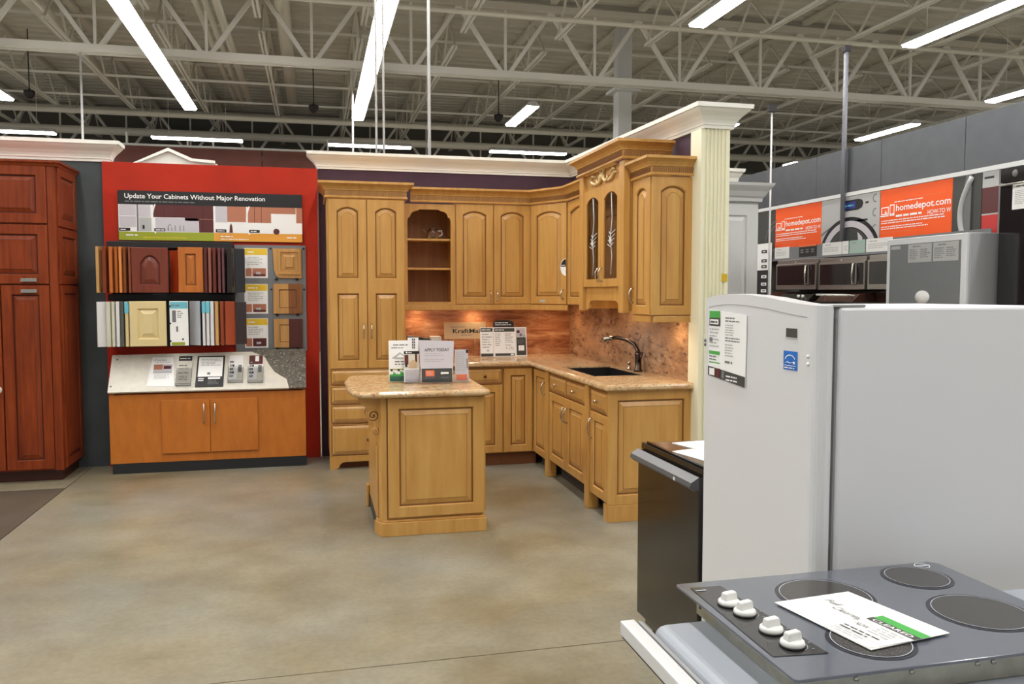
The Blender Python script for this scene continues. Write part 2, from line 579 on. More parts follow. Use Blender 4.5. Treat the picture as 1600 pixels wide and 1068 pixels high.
CROWN = [(0, 0), (0.012, 0), (0.014, 0.018), (0.02, 0.022), (0.022, 0.034), (0.03, 0.05), (0.05, 0.075), (0.078, 0.10), (0.092, 0.115),
         (0.095, 0.122), (0.104, 0.122), (0.106, 0.15), (0, 0.15)]
def crown(z, k=1.0):
    return [(o * k, z + u * k) for o, u in CROWN]
cr = MB().sweep([(0.06, 7.97), (0.06, 7.85), (2.5, 7.85), (2.5, 5.0), (2.69, 5.0), (2.69, 7.97)], crown(2.665, 0.98), dz=[0, 0, 0, -0.065, -0.065, -0.03])
tag(cr.build('trim_1', 'cream'), 'cream crown moulding over the plum kitchen walls and pilaster', 'moulding', kind='structure')
cr = MB().sweep([(-4.2, 7.85), (-1.72, 7.85), (-1.72, 7.97)], crown(2.66, 1.12))
tag(cr.build('trim_2', 'cream'), 'cream crown moulding over the slate wall by the cherry cabinet', 'moulding', kind='structure')

# fluted pilaster at the end of the side wall
pl = MB(fr_back(2.475, 5.0, 0))
w = 0.205
pts = [(0, -0.155), (w, -0.155), (w, 0.0)]
nf = 6
m0 = 0.022
pw = (w - 2 * m0) / nf
for i in range(nf - 1, -1, -1):
    a = m0 + i * pw
    pts += [(a + pw * 0.80, 0.0), (a + pw * 0.72, -0.010), (a + pw * 0.28, -0.010), (a + pw * 0.20, 0.0)]
pts += [(0, 0)]
fp = Fr((2.475, 5.0, 0), X, -Y, Z)
q = MB(fp).prism(pts, 0.0, 2.60)
po = tag(q.build('pilaster', 'pilaster'), 'pale yellow fluted pilaster ending the kitchen side wall', 'pilaster', kind='structure')

# ------------------------------------------------------------ roof steel
def bar(p, q, w, h=None):
    """a square bar from p to q."""
    p, q = Vector(p), Vector(q)
    d = (q - p)
    L = d.length
    d.normalize()
    s_ = Y.cross(d) if abs(d.dot(Y)) < 0.9 else X.cross(d)
    s_.normalize()
    t_ = d.cross(s_)
    h = h or w
    return MB(Fr(p, s_, t_, d)).box(-w / 2, w / 2, -h / 2, h / 2, 0, L)

def joist(x, y0, y1, label, npan):
    t = thing('roof_joist', label, 'joist', (x, (y0 + y1) / 2, 6.1), 'open web joists under the roof deck')
    for s in (-1, 1):
        MB().box(x + s * 0.035 - 0.018, x + s * 0.035 + 0.018, y0 + 0.25, y1 - 0.25, 6.08, 6.12).build('bottom_chord', 'steel', t)
    MB().box(x - 0.06, x + 0.06, y0, y1, 6.80, 6.88).build('top_chord', 'steel_d', t)
    p = (y1 - y0 - 0.5) / npan
    a = y0 + 0.25
    w1 = w2 = None
    for k in range(npan):
        b = a + k * p
        if w1 is None:
            w1 = bar((x, b, 6.12), (x, b + p / 2, 6.80), 0.035).build('web_bar', 'steel_d', t)
            w2 = bar((x, b + p / 2, 6.80), (x, b + p, 6.12), 0.035).build('web_bar', 'steel_d', t)
        else:
            for w_ in (w1, w2):
                c = w_.copy()
                COL.objects.link(c)
                c.parent = t
                c.location = (0, k * p, 0)
    return t

LJN = 'cream open web steel joist between the camera and the first cross truss'
LJF = 'cream open web steel joist running beyond the first cross truss to the far wall'
jn = joist(0.0, 1.6, 14.82, LJN, 9)
jf = joist(0.0, 15.18, 26.9, LJF, 8)
XS = [-0.83 + 1.727 * k for k in range(-6, 13)]
JW = {-6: 'outermost past the cherry cabinet', -5: 'second past the cherry cabinet', -4: 'third past the cherry cabinet', -3: 'just past the lamp row over the cherry cabinet', -2: 'by the hanging rod over the slate wall',
      -1: 'beside the long lamp row over the red display', 0: 'between the two long lamp rows', 1: 'by the long lamp row over the tall cabinet', 2: 'above the middle of the kitchen crown',
      3: 'beside the short lamp and dome camera', 4: 'at the white square column', 5: 'just past the white square column', 6: 'second past the white column', 7: 'third past the white column',
      8: 'beyond the grey fascia edge', 9: 'second beyond the grey fascia', 10: 'third beyond the grey fascia', 11: 'fourth beyond the grey fascia', 12: 'last beyond the grey fascia'}
first = True
for x in XS:
    for src, lim in ((jn, (-5.0, 13.5)), (jf, (-99, 99))):
        if not lim[0] < x < lim[1]:
            continue
        if first and src is jn:
            o = jn
            first = False
        elif src is jf and x == XS[0]:
            o = jf
        else:
            o = copy_tree(src)
        o.location.x = x
        o['label'] = ('cream roof joist before the first truss, ' if src is jn else 'cream roof joist beyond the first truss, ') + JW[round((x + 0.83) / 1.727)]

# cross trusses (joist girders)
def girder(y, label, x0=-12.1, x1=22.0):
    t = thing('roof_truss', label, 'truss', (0, y, 5.45))
    for s in (-1, 1):
        MB().box(x0, x1, y + s * 0.07 - 0.05, y + s * 0.07 + 0.05, 5.45, 5.57).build('bottom_chord', 'steel', t)
        MB().box(x0, x1, y + s * 0.07 - 0.05, y + s * 0.07 + 0.05, 6.68, 6.79).build('top_chord', 'steel_d', t)
    d1 = bar((0, y, 6.70), (0.80, y, 5.54), 0.07).build('web_bar', 'steel', t)
    d2 = bar((1.727, y, 6.70), (0.927, y, 5.54), 0.07).build('web_bar', 'steel', t)
    v1 = bar((0.8635, y, 5.54), (0.8635, y, 6.70), 0.045).build('web_bar', 'steel', t)
    src = [d1, d2, v1]
    k0 = -7
    for k in range(20):
        for o in src:
            c = o if k == 0 else o.copy()
            if k:
                COL.objects.link(c)
                c.parent = t
            c.location = (-0.83 + 1.727 * (k0 + k), 0, 0)
    return t
girder(15.0, 'cream steel truss crossing the whole picture on the white column')
girder(25.9, 'cream steel truss crossing far away near the end wall')

# bridging lines and sprinkler pipes across the joists
for k, (y, z, r) in enumerate(((17.4, 6.14, 0.02), (19.4, 6.14, 0.02), (21.4, 6.14, 0.02), (23.4, 6.14, 0.02), (11.22, 6.14, 0.018), (13.2, 6.72, 0.018), (17.4, 6.74, 0.02), (20.4, 6.74, 0.02))):
    tag(MB().box(-12, 22, y - r, y + r, z - 0.005, z + 2 * r).build('bridging_angle', 'steel'),
        'thin cream bridging angle across the joists, ' + ['first low one beyond the truss', 'second low one beyond the truss', 'third low one beyond the truss', 'fourth low one beyond the truss', 'low one before the truss',
                                                           'high one before the truss', 'nearer high one beyond the truss', 'farther high one beyond the truss'][k], 'angle', 'bridging angles across the roof joists')
for y, z, r, lb in ((24.3, 5.86, 0.11, 'thick cream pipe running across below the far joists'), (13.3, 6.02, 0.04, 'cream sprinkler pipe running across before the first truss'),
                    (22.4, 5.98, 0.07, 'medium cream pipe running across between the far joists')):
    tag(MB().tube([(-12, y, z), (22, y, z)], r, 10).build('sprinkler_pipe', 'duct'), lb, 'pipe')
for x, y0, y1, z, r, lb in ((-4.55, 9, 22.5, 6.45, 0.13, 'fat cream duct running away over the first lamp row'),
                            (-0.45, 9, 22.5, 6.45, 0.13, 'fat cream duct running away beside the second lamp row'),
                            (-1.82, 9, 22.2, 6.3, 0.05, 'slim cream conduit beside two others, outer one'),
                            (-1.66, 9, 22.2, 6.3, 0.05, 'slim cream conduit in the middle of three'),
                            (-1.48, 9, 22.2, 6.3, 0.07, 'wider cream conduit next to two slim ones')):
    tag(MB().tube([(x, y0, z), (x, y1, z)], r, 12).build('duct', 'duct'), lb, 'duct')

# columns, poles and hanging rods
cl = thing('steel_column', 'white square column carrying the cross truss behind the kitchen corner', 'column', (5.94, 15.4, 0))
MB().box(5.80, 6.08, 15.28, 15.56, 0, 6.66).build('shaft', 'column', cl, bevel=0.01)
MB().box(5.68, 6.20, 15.14, 15.66, 5.42, 5.47).build('seat_plate', 'column', cl)
dp = thing('grey_pole', 'tall dark grey pole standing on the card shelf in front of the washer banner', 'pole', (5.362, 7.585, 1.926))
MB().tube([(5.362, 7.585, 1.9265), (5.362, 7.585, 4.02)], 0.0235, 12).build('shaft', 'pole', dp)
MB().box(5.33, 5.394, 7.553, 7.617, 4.0, 4.06).build('cap', 'dark', dp)
wp = thing('power_pole', 'thin white pole with a dark box beside the white pantry', 'pole', (4.7, 7.88, 0))
MB().tube([(4.7, 7.88, 0), (4.7, 7.88, 3.46)], 0.010, 8).build('shaft', 'column', wp)
MB().box(4.66, 4.74, 7.85, 7.91, 3.42, 3.49).build('junction_box', 'dark', wp)
for x, y, z0, z1, r, lb in ((-3.65, 15.0, 2.0, 5.45, 0.018, 'white hanging rod above the cherry cabinet'), (1.11, 8.02, 2.0, 6.9, 0.016, 'thick white power pole rising behind the crown moulding'),
                        (0.605, 8.02, 2.0, 6.9, 0.011, 'slim white pole just beyond the second lamp row, first of a pair'), (0.675, 8.02, 2.0, 6.9, 0.011, 'slim white pole, second of a pair near the lamp row'),
                        (0.72, 15.0, 2.0, 5.45, 0.018, 'white rod hanging from the truss by the second lamp row')):
    tag(MB().tube([(x, y, z0), (x, y, z1)], r, 8).build('hanging_rod', 'column'), lb, 'rod')
for x, lb in ((0.065, 'dark dome camera hanging over the red display'), (4.255, 'dark dome camera hanging beside the short lamp'), (-5.6, 'dark dome camera hanging above the cherry cabinet')):
    t = thing('dome_camera', lb, 'camera', (x, 19, 5.6), 'dome cameras under the roof')
    f = fr_up(x, 19, 5.6)
    MB(f).tube([(0, 0, 0.1), (0, 0, 1.34)], 0.012, 6).build('stem', 'dark', t)
    MB(f).lathe(0, 0, [(0.0, -0.10), (0.05, -0.09), (0.09, -0.05), (0.105, 0.0), (0.108, 0.05), (0.10, 0.06), (0.02, 0.065), (0.02, 0.10)], 16).build('dome', 'dark', t)

# ------------------------------------------------------------ strip lights (they light the store)
def strip(x, y0, y1, z, label, group, along='y', wd_=0.23):
    L = y1 - y0
    t = thing('strip_light', label, 'lamp', (x, (y0 + y1) / 2, z) if along == 'y' else ((y0 + y1) / 2, x, z), group)
    f = Fr((x, y0, z), X, Z, Y) if along == 'y' else Fr((y0, x, z), -Y, Z, X)
    h = wd_ / 2
    MB(f).prism([(-h * 0.55, 0.085), (h * 0.55, 0.085), (h + 0.012, 0.012), (h + 0.012, 0.0), (-h - 0.012, 0.0), (-h - 0.012, 0.012)], 0, L).build('housing', 'housing', t)
    MB(f).prism([(-h, -0.001), (-h * 0.85, -0.03), (h * 0.85, -0.03), (h, -0.001)], 0.01, L - 0.01).build('diffuser', 'tube', t)
    for c in (0.36, L - 0.36):
        MB(f).tube([(0, 0.085, c), (0, 6.95 - z, c)], 0.004, 4).build('hanger', 'steel', t)
    return t
rows = [(-9.2, 16.6, 7), (-5.3, 16.75, 7), (-2.21, 16.8, 7), (0.915, 17.0, 8), (4.90, 10.08, 6), (8.2, 10.2, 6), (12.0, 12.75, 6), (15.8, 13, 6)]
RN = {-2.21: 'long fluorescent strip over the red display, one of a continuous row', 0.915: 'long fluorescent strip over the tall maple cabinet, one of a continuous row',
      4.90: 'fluorescent strip high over the side wall crown, one of a row', 8.2: 'fluorescent strip high above the grey fascia, one of a row',
      -5.3: 'fluorescent strip above the cherry cabinet, one of a row', 12.0: 'fluorescent strip beyond the grey fascia, one of a row',
      -9.2: 'fluorescent strip in the row outside the picture beyond the cherry cabinet', 15.8: 'fluorescent strip in the row outside the picture beyond the fascia'}
for x, ye, n in rows:
    e = ye
    for k in range(n):
        lab = RN[x].replace(', one of', ', ' + ('end fixture' if k == 0 else 'second fixture' if k == 1 else 'third fixture' if k == 2 else 'further fixture') + ' of')
        strip(x, e - 2.38, e, 5.0, lab, 'lamp row at %s' % {-9.2: 'the far side', -5.3: 'the cherry cabinet', -2.21: 'the red display', 0.915: 'the tall cabinet', 4.9: 'the side wall', 8.2: 'the fascia', 12.0: 'the aisle beyond', 15.8: 'the last aisle'}[x])
        e -= 2.40
for x, y0, y1, lb in ((4.03, 15.05, 16.85, 'short fluorescent strip beside the dome camera'), (8.47, 15.62, 17.4, 'fluorescent strip half hidden by the pilaster crown'),
                      (12.1, 14.75, 16.6, 'lone fluorescent strip just over the fascia edge')):
    strip(x, y0, y1, 5.0, lb, None)
for x0, lb in ((-3.46, 'crosswise fluorescent pair over the maroon wall'), (0.39, 'crosswise fluorescent pair behind the slim white poles'),
               (4.26, 'crosswise fluorescent pair over the kitchen corner crown'), (-7.35, 'crosswise fluorescent pair above the cherry cabinet crown')):
    strip(20.0, x0, x0 + 1.94, 5.0, lb, None, along='x')
strip(12.6, 19.75, 20.35, 5.0, 'small distant fluorescent strip just over the fascia by the white pole', None)

# ============================================================ cabinet parts
MG = ['maple', 'glaze']
def rect_arch(x0, x1, z0, z1, d, arch, c, K=11, flat=False):
    """loop: bottom-left, bottom-right, then the top from right to left (an eyebrow arch when arch > 0)."""
    L = [(x0 + d, z0 + d, c), (x1 - d, z0 + d, c)]
    for k in range(K):
        t = 1 - k / (K - 1)
        zz = z1 - d if flat else z1 - d - arch * abs(2 * t - 1) ** 2.2
        L.append((x0 + d + (x1 - x0 - 2 * d) * t, zz, c))
    return L

def cell(mb, x0, x1, z0, z1, s, arch, t):
    R = lambda d, c, fl=False: rect_arch(x0, x1, z0, z1, d, arch, c, flat=fl)
    mb.loops([R(0, t, True), R(s, t), R(s + 0.006, t - 0.008), R(s + 0.010, t - 0.0145), R(s + 0.015, t - 0.0145), R(s + 0.044, t - 0.003), R(s + 0.047, t - 0.0005)],
             [0, 0, 1, 1, 0, 1], cap=0)

def door(parent, fr, w, h, arch=0.0, s=0.055, t=0.022, cells=None, mats=MG, name='door'):
    mb = MB(fr)
    e = 0.003
    o = [[(0, 0, 0), (w, 0, 0), (w, h, 0), (0, h, 0)], [(0, 0, t - e), (w, 0, t - e), (w, h, t - e), (0, h, t - e)], [(e, e, t), (w - e, e, t), (w - e, h - e, t), (e, h - e, t)]]
    mb.loops(o, [0, 0])
    if name == 'drawer':
        mb.loops([[(d, d, c), (w - d, d, c), (w - d, h - d, c), (d, h - d, c)] for d, c in [(0.003, t), (0.010, t - 0.003), (0.030, t + 0.0065), (0.033, t + 0.005), (0.036, t + 0.0065)]], [1, 0, 1, 0], cap=0)
        return mb.build(name, mats, parent)
    for z0, z1, a in (cells or [(0, h, arch)]):
        cell(mb, e, w - e, max(e, z0), min(h - e, z1), s, a, t)
    return mb.build(name, mats, parent)

def pull(parent, fr, a, b, L=0.10, c=0.022, mats='nickel'):
    h = L / 2
    mb = MB(fr)
    mb.tube([(a, b - h, c), (a, b - h * 0.92, c + 0.018), (a, b - h * 0.5, c + 0.030), (a, b, c + 0.033), (a, b + h * 0.5, c + 0.030), (a, b + h * 0.92, c + 0.018), (a, b + h, c)],
            [0.008, 0.0055, 0.005, 0.0065, 0.005, 0.0055, 0.008], 8)
    return mb.build('handle', mats, parent)

def knob(parent, fr, a, b, c=0.0285, mats='bronze'):
    return MB(fr).lathe(a, b, [(0.009, c), (0.006, c + 0.006), (0.006, c + 0.012), (0.014, c + 0.018), (0.015, c + 0.024), (0.009, c + 0.029), (0, c + 0.030)], 14).build('knob', mats, parent)

WCROWN = [(0, 0), (0.012, 0), (0.018, 0.008), (0.012, 0.018), (0.006, 0.022), (0.006, 0.064), (0.014, 0.068), (0.016, 0.078), (0.030, 0.098), (0.052, 0.114), (0.062, 0.118), (0.066, 0.120), (0.066, 0.140), (0, 0.140)]
def wood_crown(parent, path, z, k=1.0, name='crown'):
    c = MB().sweep(path, [(o * k, z + u * k) for o, u in WCROWN]).build(name, 'maple', parent)
    rope = MB()
    for i in range(len(path) - 1):
        p, q = Vector((*path[i], 0)), Vector((*path[i + 1], 0))
        d = (q - p)
        L = d.length
        if L < 0.05:
            continue
        d.normalize()
        nn = Vector((d.y, -d.x, 0))
        f = Fr(p + nn * (0.006 * k) + Z * (z + 0.025 * k), d, Z, nn)
        m = int(L / 0.013)
        mb = MB(f)
        for j in range(m):
            a = (j + 0.5) * L / m
            mb.prism([(a - 0.004, 0), (a + 0.0005, 0), (a + 0.006, 0.036 * k), (a + 0.0015, 0.036 * k)], 0, 0.006)
        base = len(rope.v)
        rope.v += mb.v
        rope.f += [tuple(x + base for x in ff) for ff in mb.f]
        rope.m += mb.m
        rope.s += mb.s
    rope.build('rope_band', 'rope', c if c.parent and c.parent.parent is None else parent, kind='stuff')
    return c

# ============================================================ tall pantry cabinet
t = thing('tall_cabinet', 'tall maple pantry with two arched doors above four drawers, beside the red display', 'cabinet', (0.45, 7.53, 0))
MB().box(0.12, 0.785, 7.245, 7.845, 0.115, 2.335).build('body', 'maple', t)
f = fr_back(0.133, 7.245, 0.875)
for k in range(2):
    g = f.at(k * 0.325, 0)
    d = door(t, g, 0.318, 1.452, cells=[(0, 0.712, 0), (0.712, 1.452, 0.035)], s=0.062)
    pull(d, g, 0.288 if k == 0 else 0.030, 0.322, 0.115)
for z0, z1, kn in ((0.738, 0.866, 1), (0.570, 0.722, 1), (0.404, 0.556, 1), (0.125, 0.388, 1)):
    g = fr_back(0.133, 7.245, z0)
    d = door(t, g, 0.643, z1 - z0, s=0.022, name='drawer')
    knob(d, g, 0.315, (z1 - z0) / 2)
vp = [(0, 0), (0.055, 0), (0.075, 0.012), (0.085, 0.035), (0.105, 0.055), (0.135, 0.062), (0.53, 0.062), (0.56, 0.055), (0.58, 0.035), (0.59, 0.012), (0.61, 0), (0.665, 0), (0.665, 0.118), (0, 0.118)]
MB(fr_back(0.12, 7.245, 0)).prism(vp, 0.0, 0.016).build('scroll_foot_rail', 'maple', t)
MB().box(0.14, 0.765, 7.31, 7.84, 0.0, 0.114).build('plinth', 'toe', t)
wood_crown(t, [(0.115, 7.845), (0.115, 7.235), (0.792, 7.235), (0.792, 7.845)], 2.335)

# ============================================================ wall cabinets along the back
t = thing('open_shelf_cabinet', 'open maple wall cabinet with scalloped arch and two shelves', 'cabinet', (1.035, 7.67, 1.42))
MB().box(0.80, 0.82, 7.525, 7.845, 1.42, 2.333).build('side_panel', 'maple', t)
MB().box(1.25, 1.27, 7.525, 7.845, 1.42, 2.333).build('side_panel', 'maple', t)
MB().box(0.82, 1.25, 7.835, 7.845, 1.42, 2.333).build('back_panel', 'maple_shade', t)
MB().box(0.82, 1.25, 7.525, 7.835, 2.31, 2.333).build('top_panel', 'maple_shade', t)
MB().box(0.82, 1.25, 7.525, 7.835, 1.42, 1.445).build('bottom_panel', 'maple', t)
for z in (2.012, 1.748):
    MB().box(0.821, 1.249, 7.53, 7.834, z - 0.009, z + 0.009).build('shelf', 'maple', t, bevel=0.002)
f = fr_back(0.80, 7.525, 1.42)
ff = MB(f)
ff.box(0, 0.036, 0, 0.913, 0, 0.02).box(0.43, 0.47, 0, 0.913, 0, 0.02).box(0.036, 0.43, 0, 0.024, 0, 0.02)
arc = [(0.036, 0.913), (0.43, 0.913), (0.43, 0.775), (0.424, 0.775), (0.424, 0.788), (0.405, 0.795)]
for k in range(6):
    a = math.radians(k * 15)
    arc.append((0.405 - 0.075 * math.sin(a), 0.795 + 0.045 - 0.045 * math.cos(a)) if False else (0.345 + 0.06 * math.cos(a), 0.797 + 0.052 * math.sin(a)))
arc += [(0.335, 0.852), (0.320, 0.864), (0.146, 0.864), (0.131, 0.852)]
for k in range(5, -1, -1):
    a = math.radians(k * 15)
    arc.append((0.121 - 0.06 * math.cos(a), 0.797 + 0.052 * math.sin(a)))
arc += [(0.061, 0.795), (0.042, 0.788), (0.042, 0.775), (0.036, 0.775)]
ff.prism(arc, 0, 0.02)
ff.build('face_frame', 'maple', t)

# clear glass ornament on the upper shelf
t = thing('glass_ornament', 'clear glass teapot ornament on the top open shelf', 'ornament', (1.10, 7.67, 2.021))
f = fr_up(1.09, 7.67, 2.0215)
MB(f).lathe(0, 0, [(0.03, 0), (0.048, 0.015), (0.058, 0.05), (0.05, 0.085), (0.03, 0.10), (0.03, 0.105), (0.046, 0.083), (0.053, 0.05), (0.044, 0.018), (0.0, 0.006)], 20).build('bowl', 'glass', t)
MB(f).lathe(0, 0, [(0.033, 0.106), (0.03, 0.115), (0.008, 0.122), (0.012, 0.135), (0.0, 0.142)], 16).build('lid', 'glass', t)
MB(f).tube([(0.05, 0, 0.08), (0.08, 0, 0.085), (0.088, 0, 0.05), (0.056, 0, 0.03)], 0.006, 8).build('handle', 'plastic', t)
MB(f).tube([(-0.05, 0, 0.03), (-0.075, 0, 0.06), (-0.085, 0, 0.09)], [0.012, 0.009, 0.006], 8).build('spout', 'glass', t)

t = thing('wall_cabinet', 'maple wall cabinet with two arched doors next to the open shelves', 'cabinet', (1.635, 7.67, 1.42))
MB().box(1.272, 1.995, 7.525, 7.845, 1.42, 2.345).build('body', 'maple', t)
for k in range(2):
    g = fr_back(1.279 + k * 0.358, 7.525, 1.425)
    d = door(t, g, 0.350, 0.915, arch=0.035, s=0.058)
    pull(d, g, 0.322 if k == 0 else 0.028, 0.075, 0.085)

# diagonal corner wall cabinet
A, B = Vector((2.0, 7.52, 0)), Vector((2.245, 7.13, 0))
u = (B - A).normalized()
nn = Vector((u.y, -u.x, 0))
Ld = (B - A).length
t = thing('corner_wall_cabinet', 'diagonal maple corner wall cabinet with one arched door', 'cabinet', (2.25, 7.5, 1.42))
MB(Fr((0, 0, 1.42), X, Y, Z)).prism([(2.0, 7.845), (2.0, 7.525), (2.247, 7.135), (2.49, 7.135), (2.49, 7.845)], 0, 0.925).build('body', 'maple', t)
g = Fr(A + Vector((0, 0, 1.425)) + u * 0.012 + nn * 0.004, u, Z, nn)
d = door(t, g, Ld - 0.022, 0.915, arch=0.035, s=0.062)
pull(d, g, Ld - 0.056, 0.09, 0.085)
lb = MB(g)
lb.poly([(Ld - 0.024 - 0.066 * math.sin(math.pi * k / 14), 0.335 + 0.078 * -math.cos(math.pi * k / 14)) for k in range(15)], 0.0235, 0)
lb.poly([(Ld - 0.024 - 0.060 * math.sin(math.pi * (0.52 + k / 29.2)), 0.335 + 0.072 * -math.cos(math.pi * (0.52 + k / 29.2))) for k in range(15)] + [(Ld - 0.024, 0.339)], 0.0245, 1)
lb.lines(Ld - 0.075, Ld - 0.03, 0.345, 0.36, 1, 0, c=0.0252, seed=4)
tag(lb.build('round_sticker', ['white', 'black']), 'black and white round sticker cut by the corner door edge', 'sticker')
tag(MB(g).box(0.12, 0.185, 0.018, 0.040, 0.022, 0.0235).build('name_plate', 'lgrey'), 'tiny pale plate on the corner door bottom rail', 'plate')

t = thing('narrow_wall_cabinet', 'narrow maple wall cabinet squeezed between corner and glass cabinet', 'cabinet', (2.37, 6.79, 1.42))
MB().box(2.25, 2.49, 6.455, 7.130, 1.42, 2.345).build('body', 'maple', t)
door(t, fr_right(2.25, 7.12, 1.425), 0.655, 0.915, arch=0.035, s=0.058)

# crown and light rail that run along the shelf, double and corner cabinets
t = thing('cabinet_crown', 'maple crown moulding with rope band along the back wall cabinets', 'moulding', (1.5, 7.6, 2.345))
wood_crown(t, [(0.862, 7.50), (1.985, 7.50), (2.225, 7.118), (2.232, 6.53)], 2.345, 0.94)
MB().box(0.80, 2.0, 7.50, 7.52, 1.368, 1.419).build('light_rail', 'maple', t, bevel=0.005)
MB(Fr(A + Vector((0, 0, 1.368)), u, Z, nn)).box(0, Ld, 0, 0.051, 0.002, 0.02).build('light_rail', 'maple', t, bevel=0.005)

# ============================================================ glass hutch cabinet over the sink
t = thing('glass_cabinet', 'deeper maple cabinet with two leaded glass doors and carved scroll', 'cabinet', (2.32, 5.96, 1.4))
XF = 2.15
MB().box(2.17, 2.477, 5.475, 5.495, 1.40, 2.46).build('side_panel', 'maple', t)
MB().box(2.17, 2.477, 6.425, 6.445, 1.40, 2.46).build('side_panel', 'maple', t)
MB().box(2.467, 2.477, 5.495, 6.425, 1.56, 2.46).build('back_panel', 'maple_shade', t)
MB().box(2.17, 2.467, 5.495, 6.425, 2.30, 2.32).build('top_panel', 'maple_shade', t)
MB().box(2.17, 2.467, 5.495, 6.425, 1.56, 1.58).build('bottom_panel', 'maple_shade', t)
for y0 in (5.465, 6.36):
    p = MB().box(2.118, 2.17, y0, y0 + 0.092, 1.385, 2.46).build('pilaster', 'maple', t, bevel=0.006)
MB().box(XF, 2.17, 5.557, 6.36, 2.335, 2.46).build('frieze', 'maple', t)
g = fr_right(XF, 6.36, 1.575)
for k in range(2):
    gg = g.at(k * 0.4025, 0)
    w, h, s = 0.398, 0.755, 0.06
    mb = MB(gg)
    R = lambda d, c, fl=False: rect_arch(0, w, 0, h, d, 0.045, c, flat=fl)
    mb.loops([R(0, 0, True), R(0, 0.02, True), R(s, 0.02), R(s, 0.0), R(0, 0.0, True)], [0, 0, 0, 0])
    d = mb.build('door', 'maple', t)
    MB(gg).loops([rect_arch(0, w, 0, h, s - 0.004, 0.045, 0.008), rect_arch(0, w, 0, h, s - 0.004, 0.045, 0.011)], [0], cap=0).build('glass_pane', 'glass', d)
    cm = MB(gg)
    cx = w / 2
    cm.tube([(cx, 0.09, 0.014), (cx + 0.02, 0.22, 0.014), (cx - 0.012, 0.36, 0.014), (cx + 0.022, 0.50, 0.014), (cx, 0.69, 0.014)], 0.0028, 6)
    for q in range(4):
        zc = 0.30 + q * 0.03
        cm.tube([(cx - 0.075 + q * 0.012, zc + 0.015, 0.014), (cx - 0.01, zc - 0.006, 0.014), (cx + 0.05 + q * 0.012, zc + 0.022, 0.014)], 0.0025, 6)
    for q in (-1, 1):
        cm.poly([(cx + q * 0.014 + 0.014, 0.34), (cx + q * 0.014, 0.37), (cx + q * 0.014 - 0.014, 0.34), (cx + q * 0.014, 0.31)], 0.019)
    cm.build('lead_line', 'plastic', d)
    pull(d, gg, w - 0.03 if k == 0 else 0.03, 0.09, 0.10, c=0.02)
# carved scroll on the frieze
gs = g.at(0.4025, 0.822)
cs = MB(Fr(gs.o, gs.u * 1.22, gs.v * 1.18, gs.n * 1.5))
for q in (-1, 1):
    pts = []
    for k in range(26):
        a = k / 25 * 4.6
        r = 0.052 * (1 - k / 32)
        pts.append((q * (0.075 + r * math.cos(a + 2.6)), r * math.sin(a + 2.6) * 0.75, 0.008))
    cs.tube(pts, [0.013 - 0.007 * k / 25 for k in range(26)], 6)
    cs.tube([(q * 0.11, -0.03, 0.006), (q * 0.17, -0.02, 0.006), (q * 0.21, 0.01, 0.006), (q * 0.25, 0.0, 0.006)], [0.010, 0.013, 0.009, 0.003], 6)
    cs.tube([(q * 0.14, 0.02, 0.006), (q * 0.19, 0.035, 0.006), (q * 0.22, 0.02, 0.006)], [0.004, 0.010, 0.003], 6)
    cs.tube([(q * 0.02, 0.03, 0.008), (q * 0.035, 0.05, 0.008), (q * 0.06, 0.055, 0.008)], [0.008, 0.008, 0.003], 6)
cs.lathe(0, 0.01, [(0.028, 0.0), (0.026, 0.012), (0.012, 0.020), (0, 0.022)], 12)
cs.build('carved_scroll', 'gold', t)
# scalloped valance
va = [(0, 0.185), (0, 0.0), (0.05, 0.0), (0.07, 0.012), (0.078, 0.045), (0.10, 0.068), (0.14, 0.078), (0.665, 0.078), (0.705, 0.068), (0.727, 0.045), (0.735, 0.012), (0.755, 0), (0.803, 0), (0.803, 0.185)]
MB(fr_right(XF + 0.018, 6.36, 1.395)).prism([(a, b * 0.97) for a, b in va], 0.0, 0.018).build('valance', 'maple', t)
wood_crown(t, [(2.477, 6.455), (2.112, 6.455), (2.112, 5.462), (2.477, 5.462)], 2.46, 0.95)

# ============================================================ end wall cabinet
t = thing('end_wall_cabinet', 'maple wall cabinet by the pilaster with panelled end facing the aisle', 'cabinet', (2.35, 5.29, 1.38))
MB().box(2.205, 2.49, 5.145, 5.460, 1.375, 2.305).build('body', 'maple', t)
g = fr_right(2.205, 5.455, 1.38)
d = door(t, g, 0.305, 0.92, arch=0.035, s=0.055)
pull(d, g, 0.026, 0.13, 0.10)
door(t, fr_back(2.19, 5.145, 1.38), 0.30, 0.92, arch=0.035, s=0.055, name='end_panel')
wood_crown(t, [(2.49, 5.462), (2.18, 5.462), (2.18, 5.118), (2.49, 5.118)][1:], 2.305, 0.88)
MB().box(2.188, 2.208, 5.15, 5.46, 1.33, 1.374).build('light_rail', 'maple', t, bevel=0.005)
MB().box(2.208, 2.49, 5.127, 5.147, 1.33, 1.374).build('light_rail', 'maple', t, bevel=0.005)

